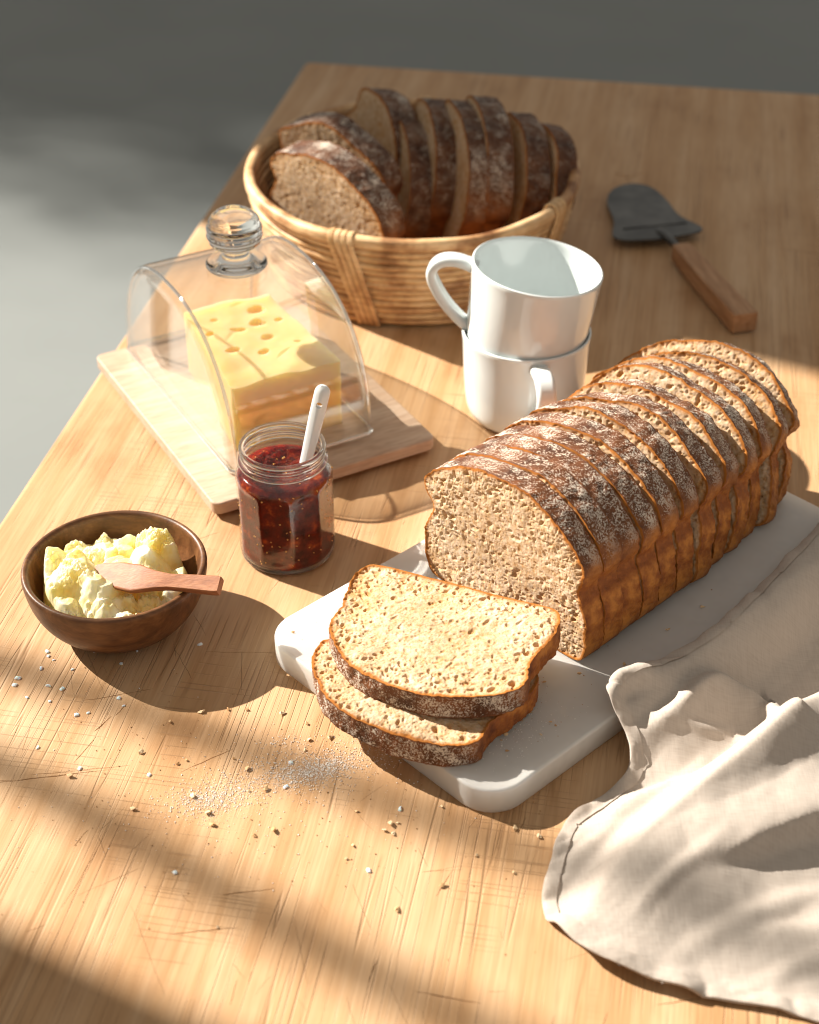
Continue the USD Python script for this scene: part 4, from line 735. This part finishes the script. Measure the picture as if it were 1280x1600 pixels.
nap = thing('linen_napkin', 'crumpled beige linen napkin with a stitched hem draped over the right board edge', 'napkin')
cl = obj('cloth', make_napkin(), M['linen'], nap, smooth=True)
obj('hem', HEM[0], M['linen_hem'], cl, smooth=True)

# ------------------------------------------------------------------ crumbs, salt flakes, flour
def rock(seed):
    r = np.random.default_rng(seed + 50); p = r.normal(size=(11, 3)); p /= np.linalg.norm(p, axis=1, keepdims=True); p *= r.uniform(0.55, 1.15, (11, 1)); p *= [1.1, 0.75, 0.55]; h = trimesh.convex.convex_hull(p); h = h.subdivide(); v = np.array(h.vertices)
    v *= (1 + (meshkit.fbm(v * 2.5 + seed * 7, 2, seed) - 0.5) * 0.7)[:, None]; v[:, 2] -= v[:, 2].min(); h.vertices = v; return h
def flake(seed):
    r = np.random.default_rng(seed); k = 6; a = np.sort(r.uniform(0, 2 * PI, k)); p = np.stack([np.cos(a) * r.uniform(0.6, 1.1, k), np.sin(a) * r.uniform(0.5, 1.0, k)], 1)
    return trimesh.convex.convex_hull(np.vstack([np.c_[p, np.zeros(k)], np.c_[p * 0.8, np.full(k, 0.35)], [[0.1, 0, 0.55]]]))
stage.CreateClassPrim('/World/_kinds')
def kind_of(name, mesh, m, smooth):
    x = stage.CreateClassPrim('/World/_kinds/' + name); x.SetTypeName('Xform'); usdkit.mesh(stage, f'/World/_kinds/{name}/piece', mesh, m, smooth=smooth); return x
CK = [kind_of('crumb_kind_%s' % n, rock(k + 1), M['oat'], False) for k, n in enumerate(('a', 'b', 'c'))]
SK = [kind_of('flake_kind_%s' % n, flake(k + 1), M['salt'], False) for k, n in enumerate(('a', 'b', 'c'))]
CR = [(-0.1107, -0.184), (-0.0966, -0.1819), (-0.0865, -0.1823), (-0.0672, -0.1849), (-0.126, -0.1918), (-0.1381, -0.2147), (-0.1143, -0.22), (-0.1718, -0.2316), (-0.0828, -0.2264), (-0.0411, -0.203), (-0.0543, -0.1928), (-0.0523, -0.2051), (-0.054, -0.2131), (-0.0904, -0.219),
      (-0.0984, -0.256), (-0.0802, -0.2421), (-0.0722, -0.2406), (-0.1086, -0.2458), (-0.0968, -0.265), (-0.1367, -0.2545), (-0.1183, -0.2229), (-0.0262, -0.2559), (-0.0272, -0.2788), (-0.0301, -0.2872), (-0.0058, -0.2637), (-0.009, -0.2648), (-0.0122, -0.2687),
      (-0.0078, -0.2706), (0.0162, -0.253), (0.0323, -0.2851), (-0.0058, -0.3179), (0.0154, -0.3036), (-0.0877, -0.3287), (-0.0751, -0.2724), (-0.0661, -0.2691), (0.0518, -0.2676), (0.0629, -0.2724), (0.0451, -0.2559), (-0.0996, -0.2571), (0.0495, -0.2955)]
SALT = [(-0.1966, -0.1418), (-0.2017, -0.1342), (-0.2002, -0.1383), (-0.2028, -0.1486), (-0.2133, -0.1568), (-0.2141, -0.1623), (-0.1959, -0.1634), (-0.2055, -0.1723), (-0.1561, -0.173), (-0.1527, -0.1787), (-0.1705, -0.1845), (-0.1766, -0.1861), (-0.1927, -0.2107),
        (-0.1682, -0.2262), (-0.1322, -0.2307), (-0.0858, -0.2402), (-0.0623, -0.2392), (-0.0607, -0.2218), (-0.1848, -0.1497), (-0.1879, -0.1656), (-0.1927, -0.1753), (-0.1522, -0.1337), (-0.1747, -0.1337), (-0.1589, -0.1445), (-0.1174, -0.1279), (-0.0194, -0.2945), (-0.1113, -0.2955), (-0.0042, -0.2544)]
BC = [(-0.0402, -0.1432), (-0.0319, -0.0921), (-0.064, -0.1378), (0.055, -0.1924), (0.0586, -0.1889), (0.071, -0.1789), (0.0746, -0.2118), (0.0628, -0.2022), (0.0487, -0.2188), (0.0463, -0.2226), (0.0666, -0.2188), (0.0722, -0.2094), (0.0491, -0.2304), (0.1415, -0.1356), (0.1427, -0.135), (0.1643, -0.1154), (0.0901, -0.1722), (0.1151, -0.1645)]
rng = np.random.default_rng(77)
for i, (x, y) in enumerate(CR):
    s = rng.uniform(0.0010, 0.0022); copy_of(CK[i % 3], 'bread_crumb', (x, y, 0.0001), (0, 0, rng.uniform(0, 360)), (s * 1.2, s, s), 'small oat-coloured bread crumb lying on the bare near part of the tabletop', 'crumb', 'bread crumbs on the tabletop')
for i, (x, y) in enumerate(BC):
    s = rng.uniform(0.0008, 0.0017); copy_of(CK[i % 3], 'bread_crumb', (x, y, BZ + 0.0001), (0, 0, rng.uniform(0, 360)), (s * 1.2, s, s * 0.9), 'small brown bread crumb lying on the white marble board beside the bread', 'crumb', 'bread crumbs on the marble')
for i, (x, y) in enumerate(SALT):
    s = rng.uniform(0.0011, 0.0023); copy_of(SK[i % 3], 'salt_flake', (x, y, 0.0001), (rng.uniform(-8, 8), 0, rng.uniform(0, 360)), (s, s, s), 'white salt flake scattered on the bare near part of the tabletop', 'salt flake', 'salt flakes on the tabletop')
def specks(spots, lo, hi, seed):
    rng = np.random.default_rng(seed); out_v, out_f, n = [], [], 0
    base = np.array([[1, 0, 0], [-0.5, 0.86, 0], [-0.5, -0.86, 0], [0, 0, 0.8]]); fb = np.array([[0, 1, 3], [1, 2, 3], [2, 0, 3]])
    for cx, cy, sx, sy, rot, cnt, z in spots:
        p = rng.normal(size=(cnt, 2)) * [sx, sy]; c, s = math.cos(rot), math.sin(rot); p = p @ np.array([[c, s], [-s, c]]) + [cx, cy]
        if z > 0.01: bu = p @ BU[:2]; bv = p @ BV[:2]; p = p[(bu > -0.145) & (bu < 0.16) & (bv > 0.052) & (bv < 0.212)]
        else: bu = p @ BU[:2]; bv = p @ BV[:2]; p = p[~((bu > -0.1555) & (bu < 0.17) & (bv > 0.042) & (bv < 0.222))]
        for q in p:
            sc = lo * (hi / lo) ** (rng.random() ** 2.2); a = rng.uniform(0, 2 * PI); R = np.array([[math.cos(a), -math.sin(a), 0], [math.sin(a), math.cos(a), 0], [0, 0, 1]])
            out_v.append(base * sc @ R.T + [q[0], q[1], z]); out_f.append(fb + n); n += 4
    return trimesh.Trimesh(np.vstack(out_v), np.vstack(out_f), process=False)
fl = obj('flour_dust', specks([(-0.060, -0.2300, 0.030, 0.009, 0.35, 3200, 0.0002), (-0.048, -0.2270, 0.012, 0.005, 0.3, 2200, 0.0002), (-0.100, -0.2480, 0.010, 0.006, 0.2, 1600, 0.0002), (-0.066, -0.2060, 0.006, 0.003, 0, 150, 0.0002), (-0.07, -0.235, 0.06, 0.03, 0.2, 900, 0.0002),
                              (0.055, -0.2180, 0.020, 0.012, 0.7, 450, BZ + 0.0001), (-0.045, -0.150, 0.012, 0.02, 0.7, 120, BZ + 0.0001)], 0.00013, 0.00055, 5), M['flour'], smooth=False)
tag(fl, 'fine white flour dust scattered on the tabletop and the marble near the lying slices', 'flour', kind='stuff')
tc_ = obj('fine_crumbs', specks([(-0.07, -0.235, 0.06, 0.035, 0.2, 420, 0.0002), (0.03, -0.27, 0.03, 0.03, 0.2, 120, 0.0002), (0.062, -0.205, 0.018, 0.022, 0.7, 130, BZ + 0.0001), (-0.17, -0.17, 0.03, 0.03, 0.2, 60, 0.0002), (0.11, -0.15, 0.04, 0.010, 0.75, 50, BZ + 0.0001)], 0.00016, 0.00060, 6), M['crumbling'], smooth=False)
tag(tc_, 'fine brown bread crumbs scattered around the lying slices and in front of the board', 'crumbs', kind='stuff')

# ------------------------------------------------------------------ bars added outside the window to shade the table in soft bands
def shadow_bar(name, label, pts, r0, r1):
    b = thing(name, label, 'shadow_bar', group=None)
    P = smooth_curve([HX * h + NX * n + np.array([0, 0, z]) for h, n, z in pts], 40)
    obj('stem', sweep(P, circ(1.0, 10), up=(0.3, 0.8, 0.1), scale=np.stack([np.linspace(r0, r1, 40)] * 2, 1)), M['bar_brown'], b, smooth=True)
    return b
shadow_bar('tree_branch', 'thin added shadow bar outside the window, the one shading the table behind its front band', [(-3.2, -0.262, 1.3), (-3.2, -0.250, 1.98), (-3.2, -0.236, 2.13), (-3.2, -0.226, 2.28), (-3.2, -0.225, 2.9)], 0.0125, 0.0105)
shadow_bar('tree_branch', 'thin added shadow bar outside the window, the one crossing nearest the near window jamb', [(-2.9, -0.275, 1.2), (-2.9, -0.297, 1.98), (-2.9, -0.313, 2.08), (-2.9, -0.327, 2.20), (-2.9, -0.345, 2.8)], 0.0125, 0.0105)

def make_shade_flecks():  # unseen scatter of small quads, added to dim the far floor gradually
    rng = np.random.default_rng(40); n = 52000; N = 1.15 + 4.0 * rng.random(n); Zh = rng.uniform(11.5, 16.5, n); keep = rng.random(n) < 0.01 + 0.99 * sstep(1.15, 2.6, N) ** 1.3; N, Zh = N[keep], Zh[keep]; n = len(N)
    c = HX[None] * (-22.0 + rng.normal(0, 0.5, n))[:, None] + NX[None] * N[:, None] + np.array([0, 0, 1.0]) * Zh[:, None]
    a = rng.normal(size=(n, 3)); a /= np.linalg.norm(a, axis=1, keepdims=True); b = np.cross(a, rng.normal(size=(n, 3))); b /= np.linalg.norm(b, axis=1, keepdims=True); L = rng.uniform(0.04, 0.09, n)[:, None]
    v = np.stack([c - a * L, c + b * L * 0.55, c + a * L, c - b * L * 0.55], 1).reshape(-1, 3); i = np.arange(n) * 4
    return v, np.stack([i, i + 1, i + 2, i + 3], 1)
tag(obj('tree_leaves', make_shade_flecks(), M['fleck_green'], smooth=False), 'leaves added out of view outside the window to dim the far floor', 'flecks', kind='stuff')
